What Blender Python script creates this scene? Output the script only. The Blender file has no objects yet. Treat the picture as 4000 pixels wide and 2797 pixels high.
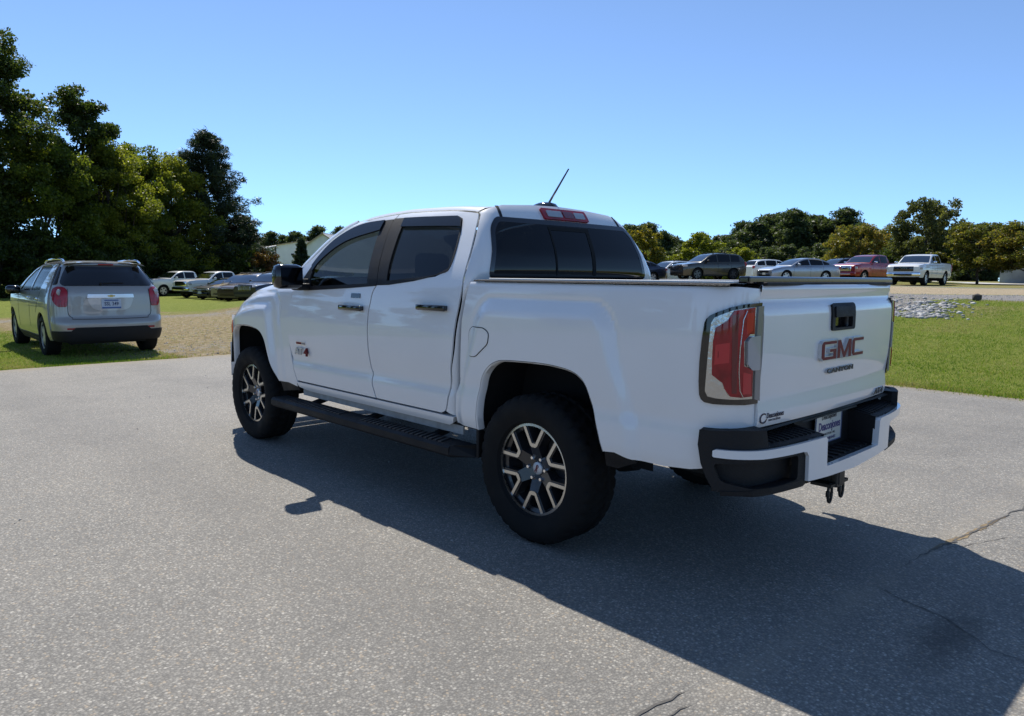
import bpy, bmesh, math, random
import numpy as np
from mathutils import Vector, Matrix
from mathutils.geometry import delaunay_2d_cdt
R = math.radians
SC = bpy.context.scene
COL = SC.collection

# ---------------------------------------------------------------- camera
# world: metres, origin on the ground under the pickup's rear axle, X = the way the pickup faces, Y = its left side
cam_d = bpy.data.cameras.new('camera'); cam = bpy.data.objects.new('camera', cam_d); COL.objects.link(cam)
_F = Vector((.71411651, -.69096528, -.11227014)); _R = Vector((-.69461607, -.71932631, .0088421)); _U = Vector((.08686845, -.07167035, .99363838))
_m = Matrix((( _R[0], _U[0], -_F[0]), (_R[1], _U[1], -_F[1]), (_R[2], _U[2], -_F[2])))
cam.matrix_world = Matrix.Translation((-2.54714817, 3.50534339, 1.37564392)) @ _m.to_4x4()
cam_d.sensor_width = 36.0; cam_d.lens = 2837.0431 / 4000 * 36; cam_d.clip_start = .05; cam_d.clip_end = 3000
SC.camera = cam

# ---------------------------------------------------------------- sky, sun, exposure
SUN = Vector((.95, -.42, 1.36)).normalized()
sun_el = math.asin(SUN.z); sun_az = math.atan2(SUN.y, SUN.x)
world = bpy.data.worlds.new('World'); SC.world = world; world.use_nodes = True
wn = world.node_tree.nodes; wl = world.node_tree.links; wn.clear()
wo = wn.new('ShaderNodeOutputWorld'); wb = wn.new('ShaderNodeBackground'); ws = wn.new('ShaderNodeTexSky')
ws.sky_type = 'NISHITA'; ws.sun_disc = False; ws.sun_elevation = sun_el; ws.sun_rotation = R(90) - sun_az
ws.altitude = 20000; ws.air_density = 8.5; ws.dust_density = 0.0; ws.ozone_density = 3.4
wb.inputs['Strength'].default_value = .140
wl.new(ws.outputs[0], wb.inputs['Color']); wl.new(wb.outputs[0], wo.inputs['Surface'])
sun_d = bpy.data.lights.new('sun', 'SUN'); sun = bpy.data.objects.new('sun', sun_d); COL.objects.link(sun)
sun_d.energy = 4.6; sun_d.angle = R(.53); sun_d.color = (1, .95, .87)
sun.rotation_euler = SUN.to_track_quat('Z', 'Y').to_euler(); sun.location = SUN * 60
SC.view_settings.view_transform = 'Standard'; SC.view_settings.look = 'None'
SC.view_settings.exposure = 0.3; SC.view_settings.gamma = 1.0; SC.view_settings.use_curve_mapping = False
SC.cycles.max_bounces = 8; SC.cycles.transparent_max_bounces = 12; SC.cycles.caustics_reflective = False; SC.cycles.caustics_refractive = False

# ---------------------------------------------------------------- helpers: objects and meshes
def tag(o, label=None, cat=None, group=None, kind=None):
    for k, v in (('label', label), ('category', cat), ('group', group), ('kind', kind)):
        if v: o[k] = v
    return o
def empty(name, loc=(0, 0, 0), rz=0., parent=None):
    o = bpy.data.objects.new(name, None); COL.objects.link(o); o.location = loc; o.rotation_euler = (0, 0, rz); o.empty_display_size = .2
    if parent: o.parent = parent
    return o
def link(name, me, mat=None, parent=None):
    o = bpy.data.objects.new(name, me); COL.objects.link(o)
    if mat is not None and len(me.materials) == 0: me.materials.append(mat)
    if parent: o.parent = parent
    return o
def mesh_from(name, V, Fs, smooth=False, sharp=None):
    me = bpy.data.meshes.new(name); me.from_pydata([tuple(v) for v in V], [], [tuple(f) for f in Fs])
    if smooth: me.shade_smooth()
    me.update()
    if sharp is not None: me.set_sharp_from_angle(angle=R(sharp))
    return me
def np_mesh(name, V, F, k, smooth=False):
    """fast mesh: V (n,3) float array, F (m,k) int array"""
    V = np.asarray(V, np.float32); F = np.asarray(F, np.int32); me = bpy.data.meshes.new(name)
    me.vertices.add(len(V)); me.vertices.foreach_set('co', V.ravel())
    me.loops.add(F.size); me.loops.foreach_set('vertex_index', F.ravel())
    me.polygons.add(len(F)); me.polygons.foreach_set('loop_start', np.arange(0, F.size, k, dtype=np.int32))
    try: me.polygons.foreach_set('loop_total', np.full(len(F), k, np.int32))
    except Exception: pass
    if smooth: me.polygons.foreach_set('use_smooth', np.ones(len(F), bool))
    me.update(calc_edges=True); return me
class MB:
    """collects shapes, then links them as ONE mesh object"""
    def __init__(s): s.V = []; s.F = []
    def add(s, V, F):
        b = len(s.V); s.V += [tuple(v) for v in V]; s.F += [tuple(i + b for i in f) for f in F]; return s
    def box(s, c, d, rz=0., rx=0., ry=0., bev=0.):
        x, y, z = d[0] / 2, d[1] / 2, d[2] / 2
        m = Matrix.Translation(c) @ Matrix.Rotation(rz, 4, 'Z') @ Matrix.Rotation(ry, 4, 'Y') @ Matrix.Rotation(rx, 4, 'X')
        if bev <= 0:
            V = [m @ Vector((a * x, b * y, e * z)) for a in (-1, 1) for b in (-1, 1) for e in (-1, 1)]
            return s.add(V, [(0, 1, 3, 2), (4, 6, 7, 5), (0, 4, 5, 1), (2, 3, 7, 6), (0, 2, 6, 4), (1, 5, 7, 3)])
        bm = bmesh.new(); bmesh.ops.create_cube(bm, size=1.0)
        for v in bm.verts: v.co = Vector((v.co.x * d[0], v.co.y * d[1], v.co.z * d[2]))
        bmesh.ops.bevel(bm, geom=bm.edges[:], offset=bev, segments=2, affect='EDGES', profile=.5)
        bm.verts.index_update(); V = [m @ v.co for v in bm.verts]; F = [[v.index for v in f.verts] for f in bm.faces]; bm.free()
        return s.add(V, F)
    def tube(s, pts, r, n=8, cap=True):
        pts = [Vector(p) for p in pts]; rs = r if isinstance(r, (list, tuple)) else [r] * len(pts)
        V = []; prev = None
        for i, p in enumerate(pts):
            t = (pts[min(i + 1, len(pts) - 1)] - pts[max(i - 1, 0)]).normalized()
            a = Vector((0, 0, 1)) if abs(t.z) < .9 else Vector((1, 0, 0))
            if prev is not None: a = prev
            u = (a - t * a.dot(t)).normalized(); w = t.cross(u); prev = u
            V += [p + (u * math.cos(2 * math.pi * k / n) + w * math.sin(2 * math.pi * k / n)) * rs[i] for k in range(n)]
        F = [(i * n + k, i * n + (k + 1) % n, (i + 1) * n + (k + 1) % n, (i + 1) * n + k) for i in range(len(pts) - 1) for k in range(n)]
        if cap: F += [tuple(range(n))[::-1], tuple((len(pts) - 1) * n + k for k in range(n))]
        return s.add(V, F)
    def lathe(s, prof, n=48, axis='Y', c=(0, 0, 0), closed=False):
        """prof: (radius, axial) pairs"""
        V = []; m = len(prof)
        for k in range(n):
            a = 2 * math.pi * k / n
            for r, h in prof:
                p = {'Y': (r * math.cos(a), h, r * math.sin(a)), 'Z': (r * math.cos(a), r * math.sin(a), h), 'X': (h, r * math.cos(a), r * math.sin(a))}[axis]
                V.append((p[0] + c[0], p[1] + c[1], p[2] + c[2]))
        q = m if closed else m - 1
        F = [(k * m + i, k * m + (i + 1) % m, ((k + 1) % n) * m + (i + 1) % m, ((k + 1) % n) * m + i) for k in range(n) for i in range(q)]
        return s.add(V, F)
    def grid(s, rows):
        """rows: list of equally long point lists"""
        n = len(rows[0]); V = [p for r in rows for p in r]
        return s.add(V, [(i * n + j, i * n + j + 1, (i + 1) * n + j + 1, (i + 1) * n + j) for i in range(len(rows) - 1) for j in range(n - 1)])
    def prism(s, poly, h0, h1, f):
        """poly: 2-D outline; f(u,v,h) -> 3-D"""
        n = len(poly); V = [f(u, v, h0) for u, v in poly] + [f(u, v, h1) for u, v in poly]
        F = [tuple(range(n))[::-1], tuple(range(n, 2 * n))] + [(i, (i + 1) % n, n + (i + 1) % n, n + i) for i in range(n)]
        return s.add(V, F)
    def mesh(s, name, smooth=False, sharp=30, mirror=False):
        V = s.V; F = s.F
        if mirror: V = [(x, -y, z) for x, y, z in V]; F = [f[::-1] for f in F]
        me = bpy.data.meshes.new(name); me.from_pydata(V, [], F)
        bm = bmesh.new(); bm.from_mesh(me); bmesh.ops.recalc_face_normals(bm, faces=bm.faces[:]); bm.to_mesh(me); bm.free()
        if smooth: me.shade_smooth(); me.set_sharp_from_angle(angle=R(sharp))
        me.update(); return me
    def build(s, name, mat, parent=None, smooth=False, sharp=30, mirror=False):
        return link(name, s.mesh(name, smooth, sharp, mirror), mat, parent)

def pch(k, x):
    """monotone cubic through the knots k at x (array)"""
    X = np.array([a for a, b in k], float); Y = np.array([b for a, b in k], float); h = np.diff(X); d = np.diff(Y) / h
    m = np.zeros(len(X)); m[0] = d[0]; m[-1] = d[-1]
    for j in range(1, len(X) - 1):
        if d[j - 1] * d[j] > 0:
            w1 = 2 * h[j] + h[j - 1]; w2 = h[j] + 2 * h[j - 1]; m[j] = (w1 + w2) / (w1 / d[j - 1] + w2 / d[j])
    x = np.clip(np.asarray(x, float), X[0], X[-1]); i = np.clip(np.searchsorted(X, x, side='right') - 1, 0, len(h) - 1)
    t = (x - X[i]) / h[i]; t2 = t * t; t3 = t2 * t
    return (2 * t3 - 3 * t2 + 1) * Y[i] + (t3 - 2 * t2 + t) * h[i] * m[i] + (-2 * t3 + 3 * t2) * Y[i + 1] + (t3 - t2) * h[i] * m[i + 1]
def table(k, n=3000):
    xs = np.linspace(k[0][0], k[-1][0], n); ys = pch(k, xs)
    return lambda x: np.interp(x, xs, ys)
def ss(a, b, x):
    t = np.clip((np.asarray(x, float) - a) / (b - a), 0, 1); return t * t * (3 - 2 * t)
def spline(pts, n=8, closed=False):
    """Catmull-Rom through 2-D points"""
    P = [np.array(p, float) for p in pts]; N = len(P); out = []
    for i in range(N if closed else N - 1):
        p1 = P[i]; p2 = P[(i + 1) % N]
        p0 = P[i - 1] if (closed or i > 0) else 2 * p1 - p2
        p3 = P[(i + 2) % N] if (closed or i + 2 < N) else 2 * p2 - p1
        for k in range(n):
            t = k / n
            out.append(tuple(.5 * ((2 * p1) + (-p0 + p2) * t + (2 * p0 - 5 * p1 + 4 * p2 - p3) * t * t + (-p0 + 3 * p1 - 3 * p2 + p3) * t ** 3)))
    if not closed: out.append(tuple(P[-1]))
    return out
def rnd(poly, r, n=4):
    """round the corners of a 2-D polygon"""
    P = [np.array(p, float) for p in poly]; N = len(P); out = []; rr = r if isinstance(r, (list, tuple)) else [r] * N
    for i in range(N):
        a, b, c = P[i - 1], P[i], P[(i + 1) % N]; q = rr[i]
        if q <= 0: out.append(tuple(b)); continue
        u = a - b; v = c - b; lu = np.linalg.norm(u); lv = np.linalg.norm(v); q = min(q, lu * .48, lv * .48)
        s = b + u / lu * q; e = b + v / lv * q
        for k in range(n + 1):
            t = k / n; out.append(tuple((1 - t) ** 2 * s + 2 * t * (1 - t) * b + t * t * e))
    return out
def rect(a, b, c, d, r=0.): return rnd([(a, c), (b, c), (b, d), (a, d)], r)
def inset(poly, d):
    """shrink a simple 2-D polygon by d"""
    P = [np.array(p, float) for p in poly]; N = len(P)
    A = sum(P[i][0] * P[(i + 1) % N][1] - P[(i + 1) % N][0] * P[i][1] for i in range(N)); sg = 1 if A > 0 else -1; out = []
    for i in range(N):
        e1 = P[i] - P[i - 1]; e2 = P[(i + 1) % N] - P[i]; l1 = np.linalg.norm(e1); l2 = np.linalg.norm(e2)
        if l1 < 1e-9 or l2 < 1e-9: continue
        n1 = np.array([-e1[1], e1[0]]) / l1 * sg; n2 = np.array([-e2[1], e2[0]]) / l2 * sg; n = n1 + n2; L = np.linalg.norm(n)
        if L < .2: continue
        n /= L; out.append(tuple(P[i] + n * d / max(.5, n.dot(n1))))
    return out
def resample(poly, res, closed=True):
    out = []; N = len(poly)
    for i in range(N if closed else N - 1):
        a = np.array(poly[i], float); b = np.array(poly[(i + 1) % N], float); L = np.linalg.norm(b - a)
        if L < 1e-5: continue
        n = max(1, int(math.ceil(L / res)))
        out += [tuple(a + (b - a) * k / n) for k in range(n)]
    if not closed: out.append(tuple(poly[-1]))
    return out
def inpoly(P, poly):
    P = np.asarray(P, float); x, y = P[:, 0], P[:, 1]; c = np.zeros(len(P), bool); q = np.asarray(poly, float); j = len(q) - 1
    for i in range(len(q)):
        xi, yi = q[i]; xj, yj = q[j]
        if yi != yj:
            w = ((yi > y) != (yj > y)) & (x < (xj - xi) * (y - yi) / (yj - yi) + xi); c ^= w
        j = i
    return c
def bdist(P, poly):
    q = np.asarray(poly, float); a = q; b = np.roll(q, -1, 0); d = np.full(len(P), 1e9)
    for s, e in zip(a, b):
        v = e - s; L = v @ v
        t = np.clip(((P - s) @ v) / max(L, 1e-12), 0, 1); d = np.minimum(d, np.linalg.norm(P - (s + t[:, None] * v), axis=1))
    return d
def panel_mesh(name, outl, mp, out, res=.05, holes=(), thick=.015, off=0., lip=0.):
    """sheet cut to a 2-D outline (with holes), laid on the surface mp(u,v)->(n,3), with returned edges; normals are those of the surface"""
    loops = [resample(l, res) for l in [outl] + list(holes)]
    pts = []; edges = []
    for l in loops:
        b = len(pts); n = len(l); pts += l; edges += [(b + i, b + (i + 1) % n) for i in range(n)]
    o = np.array(loops[0]); mn = o.min(0); mx = o.max(0)
    gu = np.arange(mn[0] + res * .5, mx[0], res); gv = np.arange(mn[1] + res * .5, mx[1], res)
    if len(gu) and len(gv):
        G = np.array([(u, v) for u in gu for v in gv]); k = inpoly(G, loops[0]); G = G[k]
        for h in loops[1:]:
            if len(G): G = G[~inpoly(G, h)]
        for l in loops:
            if len(G): G = G[bdist(G, l) > res * .45]
        pts += [tuple(g) for g in G]
    vs, es, fs, ov, oe, of = delaunay_2d_cdt([Vector(p) for p in pts], edges, [], 0, 1e-7)
    P = np.array([tuple(v) for v in vs]); T = np.array([tuple(f) for f in fs if len(f) == 3])
    cen = P[T].mean(1); k = inpoly(cen, loops[0])
    for h in loops[1:]: k &= ~inpoly(cen, h)
    T = T[k]
    def nrm(P):
        e = 4e-3; du = mp(P[:, 0] + e, P[:, 1]) - mp(P[:, 0] - e, P[:, 1]); dv = mp(P[:, 0], P[:, 1] + e) - mp(P[:, 0], P[:, 1] - e)
        n = np.cross(du, dv); n /= np.maximum(np.linalg.norm(n, axis=1), 1e-9)[:, None]; return n
    N = nrm(P); O = np.asarray(out, float)
    s = 1. if (N @ O).sum() >= 0 else -1.
    N = N * s; X = mp(P[:, 0], P[:, 1]) + N * off
    a2 = np.cross(P[T[:, 1]] - P[T[:, 0]], P[T[:, 2]] - P[T[:, 0]])
    T[a2 < 0] = T[a2 < 0][:, ::-1]
    if s < 0: T = T[:, ::-1]
    V = [tuple(x) for x in X]; F = [tuple(t) for t in T]; LN = [N[i] for t in T for i in t]
    idx = {}
    for i, l in enumerate(ov):
        for j in l: idx[j] = i
    b0 = 0
    for li, l in enumerate(loops):
        n = len(l); ii = [idx[b0 + i] for i in range(n)]; b0 += n; base = len(V)
        for i in ii: V.append(tuple(X[i]))
        for i in ii: V.append(tuple(X[i] - N[i] * thick))
        ar = sum(l[i][0] * l[(i + 1) % n][1] - l[(i + 1) % n][0] * l[i][1] for i in range(n))
        fl = (ar > 0) == (s > 0)
        if li > 0: fl = not fl
        for i in range(n):
            j = (i + 1) % n; q = (base + i, base + n + i, base + n + j, base + j)
            if not fl: q = q[::-1]
            p3 = [np.array(V[t]) for t in q]; fn = np.cross(p3[1] - p3[0], p3[2] - p3[0]); L = np.linalg.norm(fn); fn = fn / L if L > 1e-12 else np.array([0, 0, 1.])
            F.append(q); LN += [fn] * 4
    me = bpy.data.meshes.new(name); me.from_pydata(V, [], F); me.shade_smooth(); me.update()
    if len(me.loops) == len(LN): me.normals_split_custom_set([tuple(n) for n in LN])
    return me
def panel(name, outl, mp, out, mat, parent, **k): return link(name, panel_mesh(name, outl, mp, out, **k), mat, parent)
def text_mesh(body, size, depth=.003, offset=0., bold=0., shear=0., align='CENTER', sx=1.):
    cu = bpy.data.curves.new('lettering', 'FONT'); cu.body = body; cu.size = size; cu.extrude = depth / 2; cu.offset = offset; cu.shear = shear; cu.align_x = align; cu.align_y = 'CENTER'; cu.resolution_u = 3
    ob = bpy.data.objects.new('lettering', cu); COL.objects.link(ob)
    dg = bpy.context.evaluated_depsgraph_get(); me = bpy.data.meshes.new_from_object(ob.evaluated_get(dg)); bpy.data.objects.remove(ob); bpy.data.curves.remove(cu)
    if sx != 1.: me.transform(Matrix.Diagonal((sx, 1, 1, 1)))
    me.materials.clear(); return me
def place_text(name, body, size, loc, u, n, mat, parent, **k):
    """u: reading direction, n: outward normal"""
    me = text_mesh(body, size, **k); u = Vector(u).normalized(); n = Vector(n).normalized(); v = n.cross(u)
    m = Matrix(((u.x, v.x, n.x, loc[0]), (u.y, v.y, n.y, loc[1]), (u.z, v.z, n.z, loc[2]), (0, 0, 0, 1)))
    me.transform(m); return link(name, me, mat, parent)
def copy_tree(o, parent=None):
    c = o.copy(); COL.objects.link(c); c.parent = parent
    for ch in o.children: copy_tree(ch, c)
    return c

# ---------------------------------------------------------------- materials
MATS = {}
def nt(name):
    m = bpy.data.materials.new(name); m.use_nodes = True; n = m.node_tree.nodes; b = n.get('Principled BSDF'); return m, n, m.node_tree.links, b
def pr(name, col, rough=.5, metal=0., spec=.5, coat=0., coatr=.03, noise=None, bump=None, emit=None):
    """principled material; noise=(scale, amount) varies colour and gloss a little, bump=(scale, strength)"""
    if name in MATS: return MATS[name]
    m, n, l, b = nt(name); b.inputs['Base Color'].default_value = (*col, 1); b.inputs['Roughness'].default_value = rough
    b.inputs['Metallic'].default_value = metal; b.inputs['Specular IOR Level'].default_value = spec
    b.inputs['Coat Weight'].default_value = coat; b.inputs['Coat Roughness'].default_value = coatr
    if noise:
        tc = n.new('ShaderNodeTexCoord'); t = n.new('ShaderNodeTexNoise'); t.inputs['Scale'].default_value = noise[0]; t.inputs['Detail'].default_value = 6; l.new(tc.outputs['Object'], t.inputs['Vector'])
        r = n.new('ShaderNodeMapRange'); r.inputs[1].default_value = .3; r.inputs[2].default_value = .7; r.inputs[3].default_value = 1 - noise[1]; r.inputs[4].default_value = 1 + noise[1]; l.new(t.outputs[0], r.inputs[0])
        x = n.new('ShaderNodeVectorMath'); x.operation = 'SCALE'; x.inputs[0].default_value = col; l.new(r.outputs[0], x.inputs[3]); l.new(x.outputs[0], b.inputs['Base Color'])
        q = n.new('ShaderNodeMath'); q.operation = 'MULTIPLY'; q.inputs[1].default_value = rough; l.new(r.outputs[0], q.inputs[0]); l.new(q.outputs[0], b.inputs['Roughness'])
    if bump:
        tc = n.new('ShaderNodeTexCoord'); t = n.new('ShaderNodeTexNoise'); t.inputs['Scale'].default_value = bump[0]; t.inputs['Detail'].default_value = 4; l.new(tc.outputs['Object'], t.inputs['Vector'])
        bp = n.new('ShaderNodeBump'); bp.inputs['Strength'].default_value = bump[1]; bp.inputs['Distance'].default_value = .01; l.new(t.outputs[0], bp.inputs['Height']); l.new(bp.outputs[0], b.inputs['Normal'])
    if emit: b.inputs['Emission Color'].default_value = (*emit[0], 1); b.inputs['Emission Strength'].default_value = emit[1]
    MATS[name] = m; return m
def glass(name, tint, refl=.045, col=(1, 1, 1)):
    """thin tinted window glass: lets the tint through, mirrors by Fresnel"""
    if name in MATS: return MATS[name]
    m, n, l, b = nt(name); n.remove(b); o = n.get('Material Output')
    t = n.new('ShaderNodeBsdfTransparent'); t.inputs[0].default_value = (*tint, 1); g = n.new('ShaderNodeBsdfGlossy'); g.inputs['Roughness'].default_value = .01; g.inputs[0].default_value = (*col, 1)
    f = n.new('ShaderNodeFresnel'); f.inputs[0].default_value = 1.5; a = n.new('ShaderNodeMath'); a.operation = 'MULTIPLY_ADD'; a.inputs[1].default_value = .72; a.inputs[2].default_value = refl; a.use_clamp = True
    x = n.new('ShaderNodeMixShader'); l.new(f.outputs[0], a.inputs[0]); l.new(a.outputs[0], x.inputs[0]); l.new(t.outputs[0], x.inputs[1]); l.new(g.outputs[0], x.inputs[2]); l.new(x.outputs[0], o.inputs[0])
    MATS[name] = m; return m
def paint(name, col, metallic=0., rough=.32):
    """car paint: base coat, clear coat, a little road dust towards nothing in particular"""
    return pr(name, col, rough=rough, metal=metallic, spec=.5, coat=1., coatr=.025, noise=(1.7, .03))
M_white = paint('white_paint', (.80, .80, .79))
M_black = pr('black_plastic', (.011, .011, .012), .6, spec=.3, bump=(220, .25), noise=(6, .15))
M_gloss = pr('gloss_black', (.008, .008, .009), .08, coat=.6)
M_liner = pr('wheel_well_liner', (.006, .006, .006), .9)
M_rubber = pr('tyre_rubber', (.012, .012, .012), .85, spec=.2, noise=(9, .25))
M_alloy = pr('machined_alloy', (.62, .61, .58), .28, metal=1., noise=(30, .06))
M_pocket = pr('dark_wheel_paint', (.022, .023, .026), .3, coat=.5)
M_chrome = pr('chrome', (.85, .86, .88), .06, metal=1.)
M_red = pr('red_lens', (.30, .002, .010), .15, spec=.4, coat=.4, coatr=.02, noise=(14, .35))
M_clear = pr('clear_lens', (.36, .37, .38), .12, spec=.6, coat=1., coatr=.02)
M_silverlens = pr('lamp_reflector', (.50, .50, .49), .16, metal=.9, coat=.5, bump=(35, .25))
M_badge_red = pr('badge_red', (.15, .003, .010), .45, spec=.25)
M_tint = glass('privacy_glass', (.014, .016, .018), .0)
M_clearglass = glass('window_glass', (.06, .075, .08), .0)
M_windsh = glass('windshield_glass', (.55, .62, .60), .02)
M_steel = pr('dark_steel', (.06, .055, .05), .55, metal=.8, bump=(60, .3))
M_seat = pr('dark_upholstery', (.03, .03, .032), .8)
M_mirror = pr('mirror_glass', (.8, .8, .8), .02, metal=1.)
M_darktext = pr('dark_lettering', (.02, .02, .03), .4)
M_amber = pr('amber_lens', (.75, .13, .01), .15, coat=1.)
M_silver = pr('badge_silver', (.58, .58, .58), .30, metal=.35)
M_visor = pr('smoked_acrylic', (.010, .011, .013), .22, spec=.35)
M_under = pr('underbody', (.012, .012, .012), .8)
# ================================================================ the ground
def gz(x, y):
    x = np.asarray(x, float); y = np.asarray(y, float)
    wx = 1 - ss(22, 42, x); t = np.clip((-6.9 - y) / 9.8, 0, 1); b = (t * .75 + .25 * t * t * (3 - 2 * t)); b = np.where(t < .12, t * t / .12 * .5 + t * .28, b)
    zl = -.10 * ss(4, 12, x) - .28 * ss(12, 50, x)
    und = .03 * np.sin(x * .55 + 1.3) * np.sin(y * .47) * ss(-7.5, -11, y)
    return zl * (1 - np.clip(b, 0, 1) * wx) + (.90 * b + .13 * ss(-17, -44, y) + .20 * ss(13, 21, x) * ss(-28, -37, y) + und) * wx
def Gz(x, y): return float(gz(np.array([x]), np.array([y]))[0])
def axis(a, b, step, far): 
    d = list(np.arange(a, b + 1e-6, step)); l = []; g = step * 2; v = a
    while v > -far: v -= g; l.append(v); g *= 1.35
    r = []; g = step * 2; v = d[-1]
    while v < far: v += g; r.append(v); g *= 1.35
    return np.array(l[::-1] + d + r)
xs = axis(-12, 62, .45, 1400); ys = axis(-62, 14, .45, 1400); GX, GY = np.meshgrid(xs, ys, indexing='ij'); nx, ny = GX.shape
V = np.stack([GX.ravel(), GY.ravel(), gz(GX.ravel(), GY.ravel())], -1); I = np.arange(nx * ny).reshape(nx, ny)
Fq = np.stack([I[:-1, :-1].ravel(), I[1:, :-1].ravel(), I[1:, 1:].ravel(), I[:-1, 1:].ravel()], -1)
me = np_mesh('grass_field', V, Fq, 4, True)
X, Y = V[:, 0], V[:, 1]
def band(v, a, b, e): return ss(a - e, a + e, v) * (1 - ss(b - e, b + e, v))
rightw = 1 - ss(22, 40, X)
road_y = Y + 0 * X
grav = np.maximum(band(road_y, -23.0, -16.9, .7), band(road_y, -38.5, -36.5, .5) * .8) * rightw * (X < 40)
grav = np.maximum(grav, ss(2.6, 3.6, X) * (1 - ss(9, 12, X)) * ss(-12.3, -13.4, Y) * (1 - ss(-17.5, -18.5, Y)) * .95)
sand = band(road_y, -36.0, -23.4, .8) * rightw
dryR = np.clip(ss(-36, -39, road_y) * .55 + .30 * band(Y, -16.9, -10.5, 1.5), 0, 1) * rightw
L = (X > 10.3) * ss(.9, -.6, Y) * (1 - ss(24, 30, X)) * ss(-26, -20, Y)
grav = np.maximum(grav, L * (.34 + .25 * np.exp(-((X - 25) / 1.3) ** 2) + .12 * np.exp(-((X - 12.0) / 1.0) ** 2)))
sand = np.maximum(sand, L * .44); dry = np.maximum(dryR, L * .9)
edge_ = np.exp(-((Y + 6.75) / .22) ** 2) * .8 + np.exp(-((X - 10.55) / .25) ** 2) * .8 * (Y > -6.6); dry = np.clip(np.maximum(dry, edge_), 0, 1)
ca = me.color_attributes.new('cover', 'FLOAT_COLOR', 'POINT'); ca.data.foreach_set('color', np.stack([np.clip(grav, 0, 1), np.clip(sand, 0, 1), dry, np.ones_like(X)], -1).astype(np.float32).ravel())

class NB:
    """small node-graph builder"""
    def __init__(s, name):
        s.m = bpy.data.materials.new(name); s.m.use_nodes = True; s.t = s.m.node_tree; s.n = s.t.nodes; s.l = s.t.links; s.b = s.n.get('Principled BSDF'); s.o = s.n.get('Material Output'); s.tc = s.n.new('ShaderNodeTexCoord')
    def set(s, sock, v):
        if hasattr(v, 'is_output'): s.l.new(v, sock)
        elif isinstance(v, (tuple, list)) and sock.type == 'RGBA': sock.default_value = (*v[:3], 1)
        else: sock.default_value = v
    def noise(s, sc, det=5, rough=.55, vec=None, out=0, dist=0.):
        t = s.n.new('ShaderNodeTexNoise'); t.inputs['Scale'].default_value = sc; t.inputs['Detail'].default_value = det; t.inputs['Roughness'].default_value = rough; t.inputs['Distortion'].default_value = dist; s.l.new(vec or s.tc.outputs['Object'], t.inputs['Vector']); return t.outputs[out]
    def vor(s, sc, feat='F1', out='Distance', rnd_=1., vec=None):
        t = s.n.new('ShaderNodeTexVoronoi'); t.feature = feat; t.inputs['Scale'].default_value = sc; t.inputs['Randomness'].default_value = rnd_; s.l.new(vec or s.tc.outputs['Object'], t.inputs['Vector']); return t.outputs[out]
    def math(s, op, a, b=0., c=0., clamp=False):
        t = s.n.new('ShaderNodeMath'); t.operation = op; t.use_clamp = clamp
        for i, v in enumerate((a, b, c)): s.set(t.inputs[i], v)
        return t.outputs[0]
    def rng(s, v, a, b, c=0., d=1., smooth=False):
        t = s.n.new('ShaderNodeMapRange'); t.interpolation_type = 'SMOOTHSTEP' if smooth else 'LINEAR'
        for i, q in enumerate((v, a, b, c, d)): s.set(t.inputs[i], q)
        return t.outputs[0]
    def mix(s, f, a, b, mode='MIX'):
        t = s.n.new('ShaderNodeMix'); t.data_type = 'RGBA'; t.blend_type = mode; s.set(t.inputs[0], f); s.set(t.inputs[6], a); s.set(t.inputs[7], b); return t.outputs[2]
    def ramp(s, v, stops):
        t = s.n.new('ShaderNodeValToRGB'); e = t.color_ramp.elements
        while len(e) < len(stops): e.new(.5)
        for q, (p, c) in zip(e, stops): q.position = p; q.color = (*c, 1)
        s.l.new(v, t.inputs[0]); return t.outputs[0]
    def bump(s, h, st, dist): 
        t = s.n.new('ShaderNodeBump'); t.inputs['Strength'].default_value = st; t.inputs['Distance'].default_value = dist; s.l.new(h, t.inputs['Height']); return t.outputs[0]
    def attr(s, name):
        t = s.n.new('ShaderNodeVertexColor'); t.layer_name = name; q = s.n.new('ShaderNodeSeparateColor'); s.l.new(t.outputs[0], q.inputs[0]); return q.outputs
    def sep(s):
        q = s.n.new('ShaderNodeSeparateXYZ'); s.l.new(s.tc.outputs['Object'], q.inputs[0]); return q.outputs
g = NB('grass_and_gravel'); cv = g.attr('cover')
n1 = g.noise(.5, 6); n2 = g.noise(7, 6, .65); n3 = g.noise(55, 4, .7)
grass = g.ramp(g.math('ADD', g.math('MULTIPLY', n2, .55), g.math('MULTIPLY', n3, .45)), [(.30, (.085, .115, .018)), (.47, (.165, .205, .032)), (.60, (.235, .255, .055)), (.75, (.32, .30, .11))])
dryc = g.ramp(g.math('ADD', g.math('MULTIPLY', n2, .5), g.math('MULTIPLY', n3, .5)), [(.3, (.11, .085, .035)), (.5, (.27, .21, .10)), (.7, (.42, .35, .20))])
dm = g.rng(g.math('ADD', cv[2], g.math('MULTIPLY', g.math('SUBTRACT', n1, .5), 1.5)), .30, .75)
col = g.mix(dm, grass, dryc)
sandc = g.ramp(n3, [(.3, (.30, .235, .15)), (.6, (.47, .385, .26)), (.8, (.55, .47, .35))])
sm = g.rng(g.math('ADD', cv[1], g.math('MULTIPLY', g.math('SUBTRACT', n2, .5), .9)), .38, .62)
col = g.mix(sm, col, sandc)
vc = g.vor(26, out='Color'); vd = g.vor(26)
gravc = g.ramp(g.math('ADD', g.math('MULTIPLY', n3, .5), g.math('MULTIPLY', g.n[-1].outputs[0] if False else vd, .6)), [(.2, (.42, .41, .39)), (.5, (.33, .31, .29)), (.8, (.16, .15, .13))])
gm = g.rng(g.math('ADD', cv[0], g.math('MULTIPLY', g.math('SUBTRACT', g.noise(5, 7, .7), .5), 1.3)), .42, .62)
col = g.mix(gm, col, gravc)
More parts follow.
